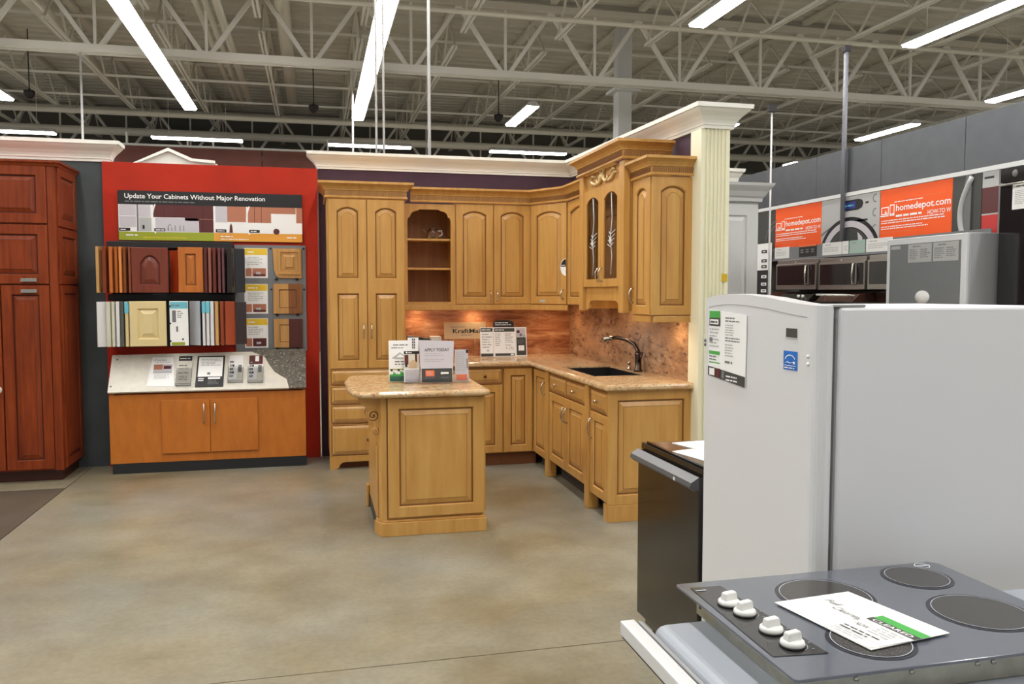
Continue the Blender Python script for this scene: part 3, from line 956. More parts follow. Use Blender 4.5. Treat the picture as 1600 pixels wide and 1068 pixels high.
# warm puck lights under the wall cabinets
for k, (x, y, z, e, lb) in enumerate(((0.95, 7.70, 1.405, 2.6, 'warm puck light under the open shelf cabinet'), (1.50, 7.70, 1.405, 3.4, 'warm puck light under the double door wall cabinet'),
                       (2.25, 7.60, 1.405, 2.6, 'warm puck light under the corner wall cabinet'), (2.34, 6.15, 1.545, 2.2, 'warm puck light under the glass cabinet'), (2.36, 5.28, 1.36, 2.2, 'warm puck light under the end wall cabinet'))):
    t = thing('puck_light', lb, 'lamp', (x, y, z))
    ff = fr_up(x, y, z)
    MB(ff).lathe(0, 0, [(0.034, 0.0), (0.038, 0.004), (0.038, 0.0145)], 16).build('housing', 'nickel', t)
    MB(ff).lathe(0, 0, [(0.03, -0.002), (0.03, 0.003)], 16).build('lens', 'puck', t)
    ld = bpy.data.lights.new('puck_bulb', 'SPOT')
    ld.energy = e
    ld.color = (1.0, 0.74, 0.45)
    ld.spot_size = math.radians(140)
    ld.spot_blend = 0.6
    ld.shadow_soft_size = 0.03
    lo = bpy.data.objects.new('bulb', ld)
    COL.objects.link(lo)
    lo.parent = t
    lo.location = (0, 0, -0.012)

# ============================================================ base cabinets along the back
def drawer_base(x0, x1, label):
    t = thing('base_cabinet', label, 'cabinet', ((x0 + x1) / 2, 7.4, 0))
    MB().box(x0, x1, 7.052, 7.845, 0.115, 0.884).build('body', 'maple', t)
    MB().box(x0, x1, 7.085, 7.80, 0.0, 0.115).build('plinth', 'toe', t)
    g = fr_back(x0 + 0.006, 7.052, 0.735)
    w = x1 - x0 - 0.012
    d = door(t, g, w, 0.135, s=0.025, name='drawer')
    knob(d, g, w / 2, 0.067)
    g = fr_back(x0 + 0.006, 7.052, 0.122)
    d = door(t, g, w, 0.60, s=0.058)
    return t, d, g, w
drawer_base(0.795, 1.275, 'maple base cabinet partly hidden behind the island brochures')
drawer_base(1.277, 1.615, 'maple base cabinet with one drawer over one door, beyond the island')
t = thing('corner_base_cabinet', 'maple base cabinet with one full height door in the corner', 'cabinet', (1.9, 7.3, 0))
MB().box(1.617, 2.47, 7.052, 7.845, 0.115, 0.884).build('body', 'maple', t)
MB().box(1.617, 1.93, 7.085, 7.80, 0.0, 0.115).build('plinth', 'toe', t)
door(t, fr_back(1.622, 7.052, 0.122), 0.258, 0.742, s=0.055)

# ============================================================ sink run
t = thing('slim_base_cabinet', 'slim maple base cabinet with full height door at the inner corner', 'cabinet', (2.2, 6.78, 0))
MB().box(1.91, 2.47, 6.60, 7.028, 0.115, 0.884).build('body', 'maple', t)
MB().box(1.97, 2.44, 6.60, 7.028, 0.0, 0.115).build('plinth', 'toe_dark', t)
g = fr_right(1.91, 7.02, 0.122)
d = door(t, g, 0.41, 0.742, s=0.055)
pull(d, g, 0.36, 0.60, 0.10)

t = thing('sink_base_cabinet', 'maple sink base with two false drawers over two doors and corner posts', 'cabinet', (2.2, 6.03, 0))
MB().box(1.905, 2.47, 5.57, 6.51, 0.135, 0.69).build('body', 'maple', t)
MB().box(1.905, 1.935, 5.57, 6.51, 0.69, 0.884).build('face_frame', 'maple', t)
for k in range(2):
    g = fr_right(1.905, 6.50 - k * 0.462, 0.725)
    d = door(t, g, 0.452, 0.135, s=0.025, name='drawer')
    knob(d, g, 0.226, 0.067, mats='nickel')
    g = fr_right(1.905, 6.50 - k * 0.462, 0.150)
    d = door(t, g, 0.452, 0.565, s=0.058)
    pull(d, g, 0.425 if k == 0 else 0.027, 0.435, 0.11)
for y0 in (6.512, 5.478):
    MB().box(1.872, 1.95, y0, y0 + 0.086, 0.0, 0.884).build('post', 'maple', t, bevel=0.006)
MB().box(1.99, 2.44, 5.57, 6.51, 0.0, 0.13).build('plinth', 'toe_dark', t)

t = thing('end_base_cabinet', 'maple end base cabinet with small drawer, door and panelled side facing the aisle', 'cabinet', (2.2, 5.29, 0))
MB().box(1.907, 2.49, 5.125, 5.475, 0.115, 0.884).build('body', 'maple', t)
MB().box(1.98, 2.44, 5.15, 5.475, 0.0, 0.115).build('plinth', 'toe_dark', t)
g = fr_right(1.907, 5.47, 0.715)
d = door(t, g, 0.335, 0.145, s=0.025, name='drawer')
knob(d, g, 0.168, 0.072, mats='nickel')
g = fr_right(1.907, 5.47, 0.125)
d = door(t, g, 0.335, 0.58, s=0.055)
pull(d, g, 0.035, 0.46, 0.14)
door(t, fr_back(1.884, 5.125, 0.115), 0.612, 0.768, s=0.06, name='end_panel')
MB().box(1.884, 2.496, 5.100, 5.124, 0.0, 0.114).build('base_block', 'maple', t, bevel=0.003)
MB().box(1.884, 1.906, 5.124, 5.19, 0.0, 0.114).build('base_block', 'maple', t, bevel=0.003)

# ============================================================ L-shaped counter, splash, sink, tap
def nosing(mb, path, z0=0.885, h=0.04, o=0.022):
    pr_ = [(0, z0), (o * 0.6, z0), (o, z0 + h * 0.25), (o, z0 + h * 0.6), (o * 0.7, z0 + h * 0.9), (0, z0 + h)]
    mb.sweep(path, pr_)
ct = MB()
Zc0, Zc1 = 0.885, 0.925
SX0, SX1, SY0, SY1 = 1.975, 2.39, 5.645, 6.44
for a, b, c, d in ((0.80, 1.87, 7.02, 7.83), (1.87, 2.48, SY1, 7.83), (1.87, SX0, SY0, SY1), (SX1, 2.48, SY0, SY1), (1.87, 2.48, 5.085, SY0)):
    ct.box(a, b, c, d, Zc0, Zc1)
nosing(ct, [(0.80, 7.02), (1.87, 7.02), (1.87, 5.085), (2.485, 5.085)])
tag(ct.build('countertop', 'counter'), 'beige granite countertop wrapping the kitchen corner with sink cutout', 'countertop')
bs = thing('backsplash', 'red brown veined granite backsplash under the back wall cabinets', 'backsplash', (1.6, 7.83, 0.926))
MB().box(0.79, 2.48, 7.828, 7.849, 0.9255, 1.42).build('slab', 'splash', bs)
bs = thing('backsplash', 'mottled pink brown granite backsplash beside the sink tap', 'backsplash', (2.49, 6.5, 0.926))
MB().box(2.478, 2.499, 5.10, 7.826, 0.9255, 1.56).build('slab', 'splash2', bs)
sk = thing('sink', 'black rectangular sink set under the granite counter', 'sink', (2.18, 6.04, 0.70))
s_ = MB()
for (x0, x1, y0, y1, z0, z1) in ((SX0 + .001, SX1 - .001, SY0 + .001, SY1 - .001, .715, .73), (SX0 + .001, SX0 + .012, SY0 + .001, SY1 - .001, .73, .913), (SX1 - .012, SX1 - .001, SY0 + .001, SY1 - .001, .73, .913),
                                 (SX0 + .012, SX1 - .012, SY0 + .001, SY0 + .012, .73, .913), (SX0 + .012, SX1 - .012, SY1 - .012, SY1 - .001, .73, .913)):
    s_.box(x0, x1, y0, y1, z0, z1)
s_.build('basin', 'sink', sk)
MB(fr_up(2.18, 6.04, 0.7305)).lathe(0, 0, [(0.05, 0), (0.045, 0.004), (0.02, 0.003)], 18).build('drain', 'nickel', sk)
fa = thing('faucet', 'dark metal kitchen tap with high curved pull out spout', 'tap', (2.42, 5.92, 0.9255))
f = fr_up(2.425, 5.92, 0.9255)
MB(f).lathe(0, 0, [(0.034, 0), (0.034, 0.012), (0.026, 0.02), (0.024, 0.10), (0.027, 0.13), (0.022, 0.15)], 18).build('body', 'faucet', fa)
sp = [(0, 0, 0.10), (0.0, 0.01, 0.16), (-0.01, 0.05, 0.205), (-0.045, 0.11, 0.235), (-0.09, 0.18, 0.25), (-0.125, 0.235, 0.247)]
MB(f).tube(sp, [0.020, 0.017, 0.015, 0.014, 0.014, 0.015], 12).build('spout', 'faucet', fa)
MB(f).tube([(-0.12, 0.23, 0.248), (-0.16, 0.29, 0.236), (-0.175, 0.31, 0.226)], [0.017, 0.021, 0.019], 12).build('spray_head', 'nickel', fa)
MB(f).tube([(0.0, -0.02, 0.08), (0.0, -0.045, 0.10), (0.01, -0.06, 0.15)], [0.012, 0.009, 0.007], 10).build('lever', 'faucet', fa)
t = thing('soap_dispenser', 'short metal soap dispenser beside the tap', 'dispenser', (2.41, 6.06, 0.9255))
MB(fr_up(2.41, 6.06, 0.9255)).lathe(0, 0, [(0.02, 0), (0.02, 0.01), (0.010, 0.02), (0.010, 0.05), (0.014, 0.06), (0, 0.065)], 14).build('body', 'nickel', t)

# ============================================================ island
t = thing('kitchen_island', 'maple kitchen island with raised end panel and scroll brackets', 'island', (0.74, 5.6, 0))
MB().box(0.415, 1.045, 5.15, 6.10, 0.10, 0.879).build('body', 'maple', t)
door(t, fr_back(0.440, 5.15, 0.118), 0.610, 0.755, s=0.062, name='end_panel', t=0.024)
post = MB(Fr((0, 0, 0.0), X, Y, Z)).prism([(0.386, 5.20), (0.386, 5.165), (0.40, 5.14), (0.432, 5.14), (0.432, 5.20)], 0.10, 0.879).build('corner_post', 'maple', t)
MB().box(0.436, 0.440, 5.137, 5.149, 0.118, 0.873).build('glaze_line', 'glaze', t)
MB(Fr((0, 0, 0), X, Y, Z)).prism([(0.358, 5.235), (0.398, 5.128), (1.064, 5.118), (1.075, 6.11), (0.408, 6.11), (0.408, 5.235)], 0.0, 0.088).build('base_moulding', 'maple', t, bevel=0.004)
MB(Fr((0, 0, 0), X, Y, Z)).prism([(0.368, 5.235), (0.404, 5.138), (1.058, 5.128), (1.068, 6.105), (0.412, 6.105), (0.412, 5.235)], 0.088, 0.102).build('base_cap', 'maple', t, bevel=0.004)
MB().box(0.374, 0.414, 5.205, 5.245, 0.103, 0.56).build('side_pilaster', 'maple', t, bevel=0.004)
door(t, fr_left(1.045, 5.16, 0.12), 0.46, 0.75, s=0.055)
door(t, fr_left(1.045, 5.63, 0.12), 0.46, 0.75, s=0.055)
# scroll brackets under the overhang
def corbel(y0):
    pr_ = [(0.395, 0.876), (0.262, 0.876), (0.262, 0.862), (0.272, 0.845), (0.290, 0.825), (0.318, 0.812), (0.316, 0.80)]
    for k in range(9):
        a = math.radians(100 + k * 22)
        pr_.append((0.348 + 0.040 * math.cos(a), 0.765 + 0.042 * math.sin(a)))
    pr_ += [(0.352, 0.715)]
    for k in range(7):
        a = math.radians(110 + k * 26)
        pr_.append((0.366 + 0.022 * math.cos(a), 0.668 + 0.026 * math.sin(a)))
    pr_ += [(0.372, 0.60), (0.386, 0.555), (0.395, 0.54)]
    c = MB(Fr((0, y0 + 0.07, 0), X, Z, -Y)).prism(pr_, 0, 0.07).build('corbel', 'maple', t)
    sc2 = MB(Fr((0, y0, 0), X, Z, -Y))
    for cx, cz, R in ((0.352, 0.765, 0.034), (0.370, 0.668, 0.018)):
        pts = []
        for k in range(30):
            a = k / 29 * 9.4
            r = R * (1 - k / 34)
            pts.append((cx + r * math.cos(a + 1.2), cz + r * math.sin(a + 1.2), 0.004))
        sc2.disc(cx, cz, R, 0.0015, 1, 20)
        sc2.tube(pts, 0.0058, 6)
    sc2.build('scroll', MG, c)
corbel(5.165)
corbel(5.95)
MB().box(0.374, 0.4145, 5.25, 5.97, 0.10, 0.879).build('side_panel', 'maple', t)
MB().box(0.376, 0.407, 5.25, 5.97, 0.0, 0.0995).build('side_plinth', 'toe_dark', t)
MB().box(0.352, 0.3735, 5.90, 5.97, 0.0, 0.16).build('foot_block', 'maple', t, bevel=0.008)
# its top
pts = [(1.075, 5.08), (1.088, 6.12), (0.285, 6.19), (0.235, 6.08), (0.21, 5.85), (0.21, 5.38), (0.232, 5.18), (0.262, 5.115), (0.31, 5.085), (0.385, 5.075)]
tp = MB(Fr((0, 0, 0), X, Y, Z))
def ins(k):
    cx, cy = 0.66, 5.62
    out = []
    for a, b in pts:
        d = Vector((a - cx, b - cy))
        d = d * (1 - k / d.length)
        out.append((cx + d.x, cy + d.y))
    return out
lv = [(0.016, 0.8795), (0.002, 0.884), (-0.008, 0.894), (-0.008, 0.904), (0.0, 0.914), (0.012, 0.919)]
tp.loops([[(a, b, z) for a, b in ins(k)] for k, z in [(0.3, 0.8795)] + lv + [(0.3, 0.919)]], [0] * 7, cap=0)
tp.f.append(tuple(range(len(pts))))
tp.m.append(0)
tp.s.append(False)
tag(tp.build('island_top', 'counter'), 'beige granite island top with rounded overhanging end', 'countertop')

# ============================================================ red renovation display
t = thing('display_board', 'tall red display board with raised edges behind the sample doors', 'display', (-0.85, 7.82, 0))
MB().box(-1.758, 0.047, 7.815, 7.849, 0.0, 2.66).build('board', 'red', t)
s = MB(fr_back(-1.636, 7.812, 1.985))
W_, H_ = 1.549, 0.432
s.box(0, W_, 0, H_, 0, 0.018, 0)
c = 0.0192
s.quad(0, W_, 0.312, H_, c, 0)
s.quad(0.003, 0.785, 0.076, 0.312, c, 1)
s.quad(0.785, W_ - 0.003, 0.076, 0.312, c, 1)
s.quad(0.003, 0.785, 0.003, 0.076, c, 2)
s.quad(0.785, W_ - 0.003, 0.003, 0.076, c, 3)
c += 0.0012
# first picture pair: white cabinets, then dark red cabinets
s.quad(0.01, 0.145, 0.215, 0.312, c, 4)
s.quad(0.01, 0.145, 0.115, 0.208, c, 4)
s.quad(0.150, 0.165, 0.08, 0.312, c, 5)
s.quad(0.168, 0.262, 0.205, 0.312, c, 4)
s.quad(0.168, 0.268, 0.08, 0.20, c, 6)
s.box(0.195, 0.212, 0.10, 0.135, c, c + 0.0006, 0)
s.quad(0.285, 0.545, 0.205, 0.312, c, 7)
s.quad(0.545, 0.66, 0.178, 0.312, c, 7)
for a in (0.37, 0.455):
    s.quad(a, a + 0.003, 0.21, 0.312, c + 0.0006, 0)
s.quad(0.66, 0.782, 0.078, 0.312, c, 7)
s.quad(0.69, 0.694, 0.08, 0.312, c + 0.0006, 0)
s.quad(0.665, 0.782, 0.192, 0.197, c + 0.0006, 8)
s.quad(0.30, 0.655, 0.08, 0.20, c, 4)
for a in (0.40, 0.43, 0.46, 0.50, 0.53):
    s.quad(a, a + 0.006, 0.085, 0.115 + 0.02 * (a > 0.45), c + 0.0006, 5)
s.tube([(0.405, 0.09, c), (0.407, 0.135, c), (0.42, 0.145, c), (0.43, 0.13, c)], 0.003, 5, 5)
s.ring(0.60, 0.19, 0.318, 0.33, c + 0.001, 1, 20, math.radians(157), math.radians(203))
# second pair: pale wood, then tan cabinets
s.quad(0.80, 0.90, 0.17, 0.312, c, 4)
s.quad(0.90, 1.06, 0.175, 0.312, c, 8)
s.quad(0.945, 0.952, 0.175, 0.312, c + 0.0006, 9)
s.quad(0.80, 1.05, 0.08, 0.17, c, 1)
s.prism([(0.915, 0.08), (0.945, 0.08), (0.94, 0.14), (0.93, 0.165), (0.92, 0.14)], c, c + 0.0008, 10)
s.quad(1.075, 1.275, 0.172, 0.312, c, 9)
for a in (1.13, 1.19):
    s.quad(a, a + 0.004, 0.172, 0.312, c + 0.0006, 10)
s.quad(1.275, 1.49, 0.255, 0.312, c, 9)
s.quad(1.275, 1.49, 0.08, 0.255, c, 1)
s.quad(1.495, 1.545, 0.175, 0.312, c, 9)
s.quad(1.08, 1.275, 0.08, 0.172, c, 1)
s.disc(1.32, 0.095, 0.028, c + 0.0006, 10, 9)
s.ring(1.40, 0.19, 0.33, 0.342, c + 0.001, 1, 20, math.radians(158), math.radians(202))
for a in (0.006, 0.29, 0.80, 1.085):
    s.quad(a, a + 0.09, 0.082, 0.108, c + 0.0012, 0)
    s.lines(a + 0.012, a + 0.085, 0.086, 0.104, 1, 1, c + 0.0018, seed=int(a * 50))
s.text('Update Your Cabinets Without Major Renovation', 0.055, 0.366, 0.042, 1, c, 'L', 1.17, 0.012)
s.lines(0.058, 0.75, 0.328, 0.350, 1, 11, c, seed=9)
s.lines(0.06, 0.18, 0.035, 0.062, 1, 1, c, seed=5)
s.lines(0.20, 0.70, 0.02, 0.035, 1, 12, c, seed=6)
s.lines(0.84, 0.96, 0.035, 0.058, 1, 1, c, seed=7)
s.lines(0.84, 1.10, 0.015, 0.030, 1, 1, c, seed=8)
s.lines(1.41, 1.50, 0.03, 0.055, 1, 1, c, seed=3)
tag(s.build('banner_sign', ['black', 'white', 'lime', 'amber', 'skinp', 'grey', 'lgrey', 'maroonp', 'tanp', 'tanp', 'maroonp', 'grey', 'yellow']),
    'wide cabinet renovation sign with kitchen photos across the red board', 'sign')

# swinging sample doors
def edge_sample(x, z0, z1, m, label, group, dx=0.0, th=0.02, depth=0.30, tabm=None):
    """a sample door hung edge-on from the board; dx swings its hinge side."""
    o = Vector((x, 7.47, z0))
    e = Vector((x + th / 2 + dx, 7.795, z0))
    d = e - o
    L = d.length
    d.normalize()
    nn = Vector((d.y, -d.x, 0))
    f = Fr(o, d, Z, nn)
    t = thing('sample_door', label, 'sample', (x, 7.6, z0), group)
    MB(f).box(0, L, 0, z1 - z0, 0, th).build('panel', m, t, bevel=0.002)
    MB(f).box(0.05, L - 0.05, 0.05, z1 - z0 - 0.05, th, th + 0.004).build('raised_field', m, t, bevel=0.0015)
    if tabm:
        MB(f).box(-0.002, 0.04, (z1 - z0) * 0.74, (z1 - z0) * 0.99, -0.004, th + 0.005).build('label_tab', tabm, t, bevel=0.001)
    return t

def face_sample(x0, y0, x1, y1, z0, z1, m, line, label, group, arch=0.0, s=0.06, tabm=None, card=False):
    o, e = Vector((x0, y0, z0)), Vector((x1, y1, z0))
    d = e - o
    L = d.length
    d.normalize()
    f = Fr(o, d, Z, Vector((d.y, -d.x, 0)))
    t = thing('sample_door', label, 'sample', ((x0 + x1) / 2, (y0 + y1) / 2, z0), group)
    if s:
        door(t, f, L, z1 - z0, arch=arch, s=s, t=0.018, mats=[m, line], name='panel')
    else:
        MB(f).box(0, L, 0, z1 - z0, 0, 0.016).build('panel', m, t, bevel=0.002)
    mx_, my_ = (x0 + x1) / 2, (y0 + y1) / 2
    MB().box(mx_ - 0.012, mx_ + 0.012, my_ + 0.004, 7.7955, z1 - 0.05, z1 - 0.03).build('pivot_arm', 'black', t)
    return t, f, L

SM = {}
def sm(name, c, rough=0.4):
    if name not in M and name.split('_')[1] in ('white', 'ivory', 'cream', 'greige', 'lightgrey', 'coffee', 'ebony', 'espresso'):
        M[name] = mat(name + '_paint', c, rough)
    if name not in M:
        M[name] = ramp_mat(name, [(0.3, [v * 0.93 for v in c]), (0.7, [min(255, v * 1.05) for v in c])], scale=(14, 14, 1.2), nscale=2.2, rough=rough, coat=0.1)
    return name
GU, GL = 'sample doors on the upper rack', 'sample doors on the lower rack'
up = [(-1.750, 'sample_maple', (206, 158, 96), 'light maple sample door edge beginning the upper rack', 0.03, 0.022),
      (-1.703, 'sample_redbrown', (128, 54, 22), 'red brown sample door standing after the light maple one', 0.03, 0.03),
      (-1.650, 'sample_oak', (188, 104, 44), 'orange oak sample door edge after the red brown one', 0.04, 0.025),
      (-1.606, 'sample_amber', (170, 92, 34), 'amber sample door edge, second orange one of the upper rack', 0.05, 0.02),
      (-1.573, 'sample_honey', (226, 140, 70), 'bright honey sample door edge, palest orange of the upper rack', 0.05, 0.02),
      (-1.541, 'sample_brown', (122, 62, 24), 'medium brown sample door after the bright honey one', 0.05, 0.022),
      (-1.500, 'sample_rosewood', (140, 72, 46), 'rosy brown sample door edge leaning on the arched dark door', 0.06, 0.018)]
for x, n, c, lb, dx, th in up:
    edge_sample(x, 1.530, 1.912, sm(n, c), lb, GU, dx, th)
sm('sample_cherry', (118, 50, 30))
sm('sample_paprika', (172, 58, 24))
sm('sample_cinnamon', (190, 108, 38))
face_sample(-1.475, 7.475, -1.190, 7.49, 1.530, 1.908, 'sample_cherry', 'maroonp', 'dark cherry sample door with pointed arch panel opened like a page', GU, arch=0.07)
face_sample(-1.186, 7.62, -1.114, 7.53, 1.532, 1.890, 'sample_paprika', 'maroonp', 'paprika red sample door seen at a slant between two opened pages', GU, s=0)
face_sample(-1.108, 7.475, -0.912, 7.48, 1.532, 1.914, 'sample_cinnamon', 'glaze', 'honey cinnamon square panelled sample door opened like a page', GU, s=0.05)
for x, n, c, lb, dx, th in [(-0.905, 'sample_merlot', (92, 34, 26), 'merlot sample door edge just past the cinnamon page', -0.008, 0.026), (-0.868, 'sample_rose', (150, 88, 72), 'rose brown sample door edge, palest of the dark group', 0.01, 0.022),
                            (-0.832, 'sample_mahogany', (104, 44, 30), 'mahogany sample door edge in the dark group', 0.01, 0.024), (-0.790, 'sample_wine', (112, 60, 60), 'wine tinted sample door edge in the dark group', 0.01, 0.02),
                            (-0.757, 'sample_plum', (100, 62, 66), 'plum tinted sample door edge before the black ones', 0.01, 0.018), (-0.718, 'sample_espresso', (34, 26, 26), 'espresso black sample door edge of the upper rack', 0.0, 0.04)]:
    edge_sample(x, 1.530, 1.912, sm(n, c), lb, GU, dx, th)
face_sample(-0.655, 7.475, -0.575, 7.50, 1.532, 1.908, sm('sample_ebony', (28, 28, 34)), 'black', 'ebony sample door ending the upper rack beside the yellow card', GU, s=0)

sm('sample_white', (226, 224, 224)); sm('sample_ivory', (216, 212, 190)); sm('sample_cream', (226, 204, 150)); sm('sample_greige', (90, 92, 84)); sm('sample_lightgrey', (198, 200, 206))
face_sample(-1.757, 7.475, -1.690, 7.52, 1.078, 1.455, 'sample_white', 'lgrey', 'white grey sample door slightly opened beginning the lower rack', GL, s=0)
for x, n, lb, dx, th, tb in [(-1.680, 'sample_ivory', 'ivory sample door edge after the white grey one', 0.03, 0.03, None), (-1.640, 'sample_ivory', 'second ivory sample door edge, next to the bright white one', 0.03, 0.022, None),
                         (-1.606, 'sample_white', 'bright white sample door edge beside the dark gap', 0.02, 0.026, None), (-1.572, 'sample_greige', 'dark greige sample door edge in the gap before the cream page', 0.02, 0.024, None),
                         (-1.536, 'sample_cream', 'cream sample door edge with a cyan label tab', 0.04, 0.024, 'cyan')]:
    edge_sample(x, 1.078, 1.455, n, lb, GL, dx, th, tabm=tb)
face_sample(-1.500, 7.475, -1.214, 7.485, 1.078, 1.458, 'sample_cream', 'sample_cream', 'cream square panelled sample door opened like a page', GL, s=0.058)
t, f, L = face_sample(-1.186, 7.475, -1.040, 7.485, 1.080, 1.458, 'white', 'white', 'white printed sample card with cyan top band on the lower rack', GL, s=0)
cd_ = MB(f)
cd_.quad(0.004, L - 0.004, 0.315, 0.372, 0.0172, 0).quad(0.012, L - 0.03, 0.03, 0.315, 0.0172, 1).quad(0.012, L - 0.03, 0.004, 0.03, 0.0172, 2)
cd_.quad(0.02, 0.05, 0.20, 0.30, 0.0184, 3).lines(0.06, L - 0.04, 0.235, 0.30, 4, 3, 0.0184, seed=2).quad(0.05, 0.064, 0.12, 0.165, 0.0184, 3)
for z in (0.04, 0.19, 0.335):
    cd_.disc(0.004, z, 0.008, 0.019, 4, 10)
cd_.disc(L - 0.045, 0.055, 0.008, 0.019, 4, 10)
cd_.lines(0.014, 0.085, 0.332, 0.354, 1, 3, 0.0184, seed=4)
cd_.build('printed_label', ['cyan', 'white', 'lime', 'grey', 'black'], t)
face_sample(-1.034, 7.60, -0.945, 7.51, 1.078, 1.458, 'sample_lightgrey', 'lgrey', 'pale grey sample door at a slant beside the printed card', GL, s=0)
for x, n, c, lb, dx, th, tb in [(-0.925, 'sample_white', None, 'white sample door edge with the first cyan tab', 0.0, 0.020, 'cyan'), (-0.893, 'sample_white', None, 'white sample door edge with the second cyan tab', 0.01, 0.022, 'cyan'),
                                (-0.860, 'sample_white', None, 'plain white sample door edge before the maple ones', 0.0, 0.026, None), (-0.822, 'sample_maple', None, 'light maple sample door edge on the lower rack', -0.006, 0.026, None),
                                (-0.780, 'sample_sienna', (150, 62, 28), 'sienna red sample door edge on the lower rack', -0.004, 0.026, None)]:
    edge_sample(x, 1.078, 1.455, sm(n, c) if c else n, lb, GL, dx, th, tabm=tb)
face_sample(-0.742, 7.475, -0.662, 7.50, 1.080, 1.455, sm('sample_brick', (162, 66, 24)), 'maroonp', 'brick orange sample door slightly opened on the lower rack', GL, s=0)
face_sample(-0.655, 7.475, -0.570, 7.50, 1.085, 1.452, sm('sample_coffee', (48, 38, 40)), 'black', 'coffee black sample door ending the lower rack beside the cards', GL, s=0)

# rails that carry them
for z, lb in ((1.49, 'black rail between the two sample door racks'), (1.945, 'black rail over the upper sample door rack')):
    t = thing('rack_rail', lb, 'rail', (-1.17, 7.74, z - 0.03))
    MB().box(-1.72, -0.69, 7.72, 7.795, z - 0.028, z + 0.028).build('bar', 'black', t, bevel=0.004)
    if z < 1.6:
        MB().box(-1.70, -0.69, 7.80, 7.8149, 1.055, 1.915).build('rack_back', 'black', t)

# grey board with cards and finished samples
t = thing('card_board', 'grey board holding three yellow topped cards and three half stained samples', 'board', (-0.37, 7.80, 1.0))
MB().box(-0.685, -0.062, 7.796, 7.8145, 1.0, 1.958).build('board', 'boardgrey', t, bevel=0.002)
for x, z in ((-0.37, 1.93), (-0.08, 1.93), (-0.37, 1.56), (-0.08, 1.56)):
    MB(fr_back(x, 7.796, z)).lathe(0, 0, [(0.009, 0), (0.009, 0.006), (0, 0.008)], 10).build('screw', 'black', t)
for k, (z0, lb) in enumerate(((1.662, 'uppermost yellow topped card on the grey board'), (1.340, 'middle yellow topped card on the grey board'), (1.030, 'lowest yellow topped card on the grey board'))):
    s = MB(fr_back(-0.60 - 0.003 * k, 7.7958, z0))
    s.box(0, 0.202, 0, 0.268, 0, 0.003, 0)
    s.quad(0.004, 0.198, 0.208, 0.264, 0.0042, 1)
    s.lines(0.03, 0.12, 0.222, 0.246, 1, 0, 0.0054, seed=k)
    s.lines(0.03, 0.17, 0.115, 0.195, 5, 2, 0.0042, seed=20 + k)
    s.quad(0.012, 0.062, 0.015, 0.088, 0.0042, 3).quad(0.07, 0.186, 0.015, 0.088, 0.0042, 3 + (k > 1))
    s.quad(0.08, 0.18, 0.018, 0.036, 0.0054, 4).quad(0.10, 0.14, 0.03, 0.055, 0.0054, 5)
    tag(s.build('info_card', ['white', 'yellow', 'lgrey', 'tanp', 'maroonp', 'skinp']), lb, 'card', 'yellow topped cards')
sm('sample_natural', (198, 148, 84)); sm('sample_stain', (140, 86, 38)); sm('sample_burgundy', (84, 34, 24))
for k, (z0, z1, m1, m2, lb) in enumerate(((1.662, 1.928, 'sample_natural', 'sample_natural', 'natural sample door with a broken veneer corner on the grey board'),
                                          (1.340, 1.610, 'sample_natural', 'sample_stain', 'half natural half brown sample door on the grey board'),
                                          (1.030, 1.292, 'sample_natural', 'sample_burgundy', 'half natural half burgundy sample door on the grey board'))):
    t = thing('stained_sample', lb, 'sample', (-0.225, 7.78, z0), 'half stained samples')
    h = z1 - z0
    f = fr_back(-0.352, 7.7955, z0)
    if k == 0:
        MB(f).prism([(0.05, 0), (0.252, 0), (0.252, h), (0, h), (0.01, 0.07), (0.03, 0.02)], 0, 0.016).build('panel', m1, t, bevel=0.002)
        door(t, f.at(0.045, 0.03, 0.012), 0.20, h - 0.04, s=0.018, t=0.014, mats=[m1, 'glaze'], name='field')
    else:
        for q, mm in ((0, m1), (1, m2)):
            mb = MB(f)
            x0, x1 = (0, 0.132) if q == 0 else (0.132, 0.252)
            mb.box(x0, x1, 0, h, 0, 0.014)
            i0, i1 = (0.05, 0.132) if q == 0 else (0.132, 0.202)
            mb.box(x0, i0 if q == 0 else x1, 0, h, 0.014, 0.020) if q == 0 else mb.box(i1, x1, 0, h, 0.014, 0.020)
            mb.box(i0, i1, 0, 0.05, 0.014, 0.020).box(i0, i1, h - 0.05, h, 0.014, 0.020)
            mb.quad(i0, i1, 0.05, 0.056, 0.0148, 1).quad(i0, i1, h - 0.06, h - 0.05, 0.0148, 1)  # dark border lines paint in the shade of the recessed panel
            e0 = i0 if q == 0 else i1 - 0.006
            mb.quad(e0, e0 + 0.006, 0.05, h - 0.05, 0.0148, 1)
            mb.build('natural_half' if q == 0 else 'stained_half', [mm, 'glaze' if q == 0 else 'maroonp'], t)
    for x in (0.03, 0.21):
        MB(f).lathe(x, -0.008, [(0.014, 0.0), (0.014, 0.012), (0, 0.015)], 10).build('peg', 'dark', t)

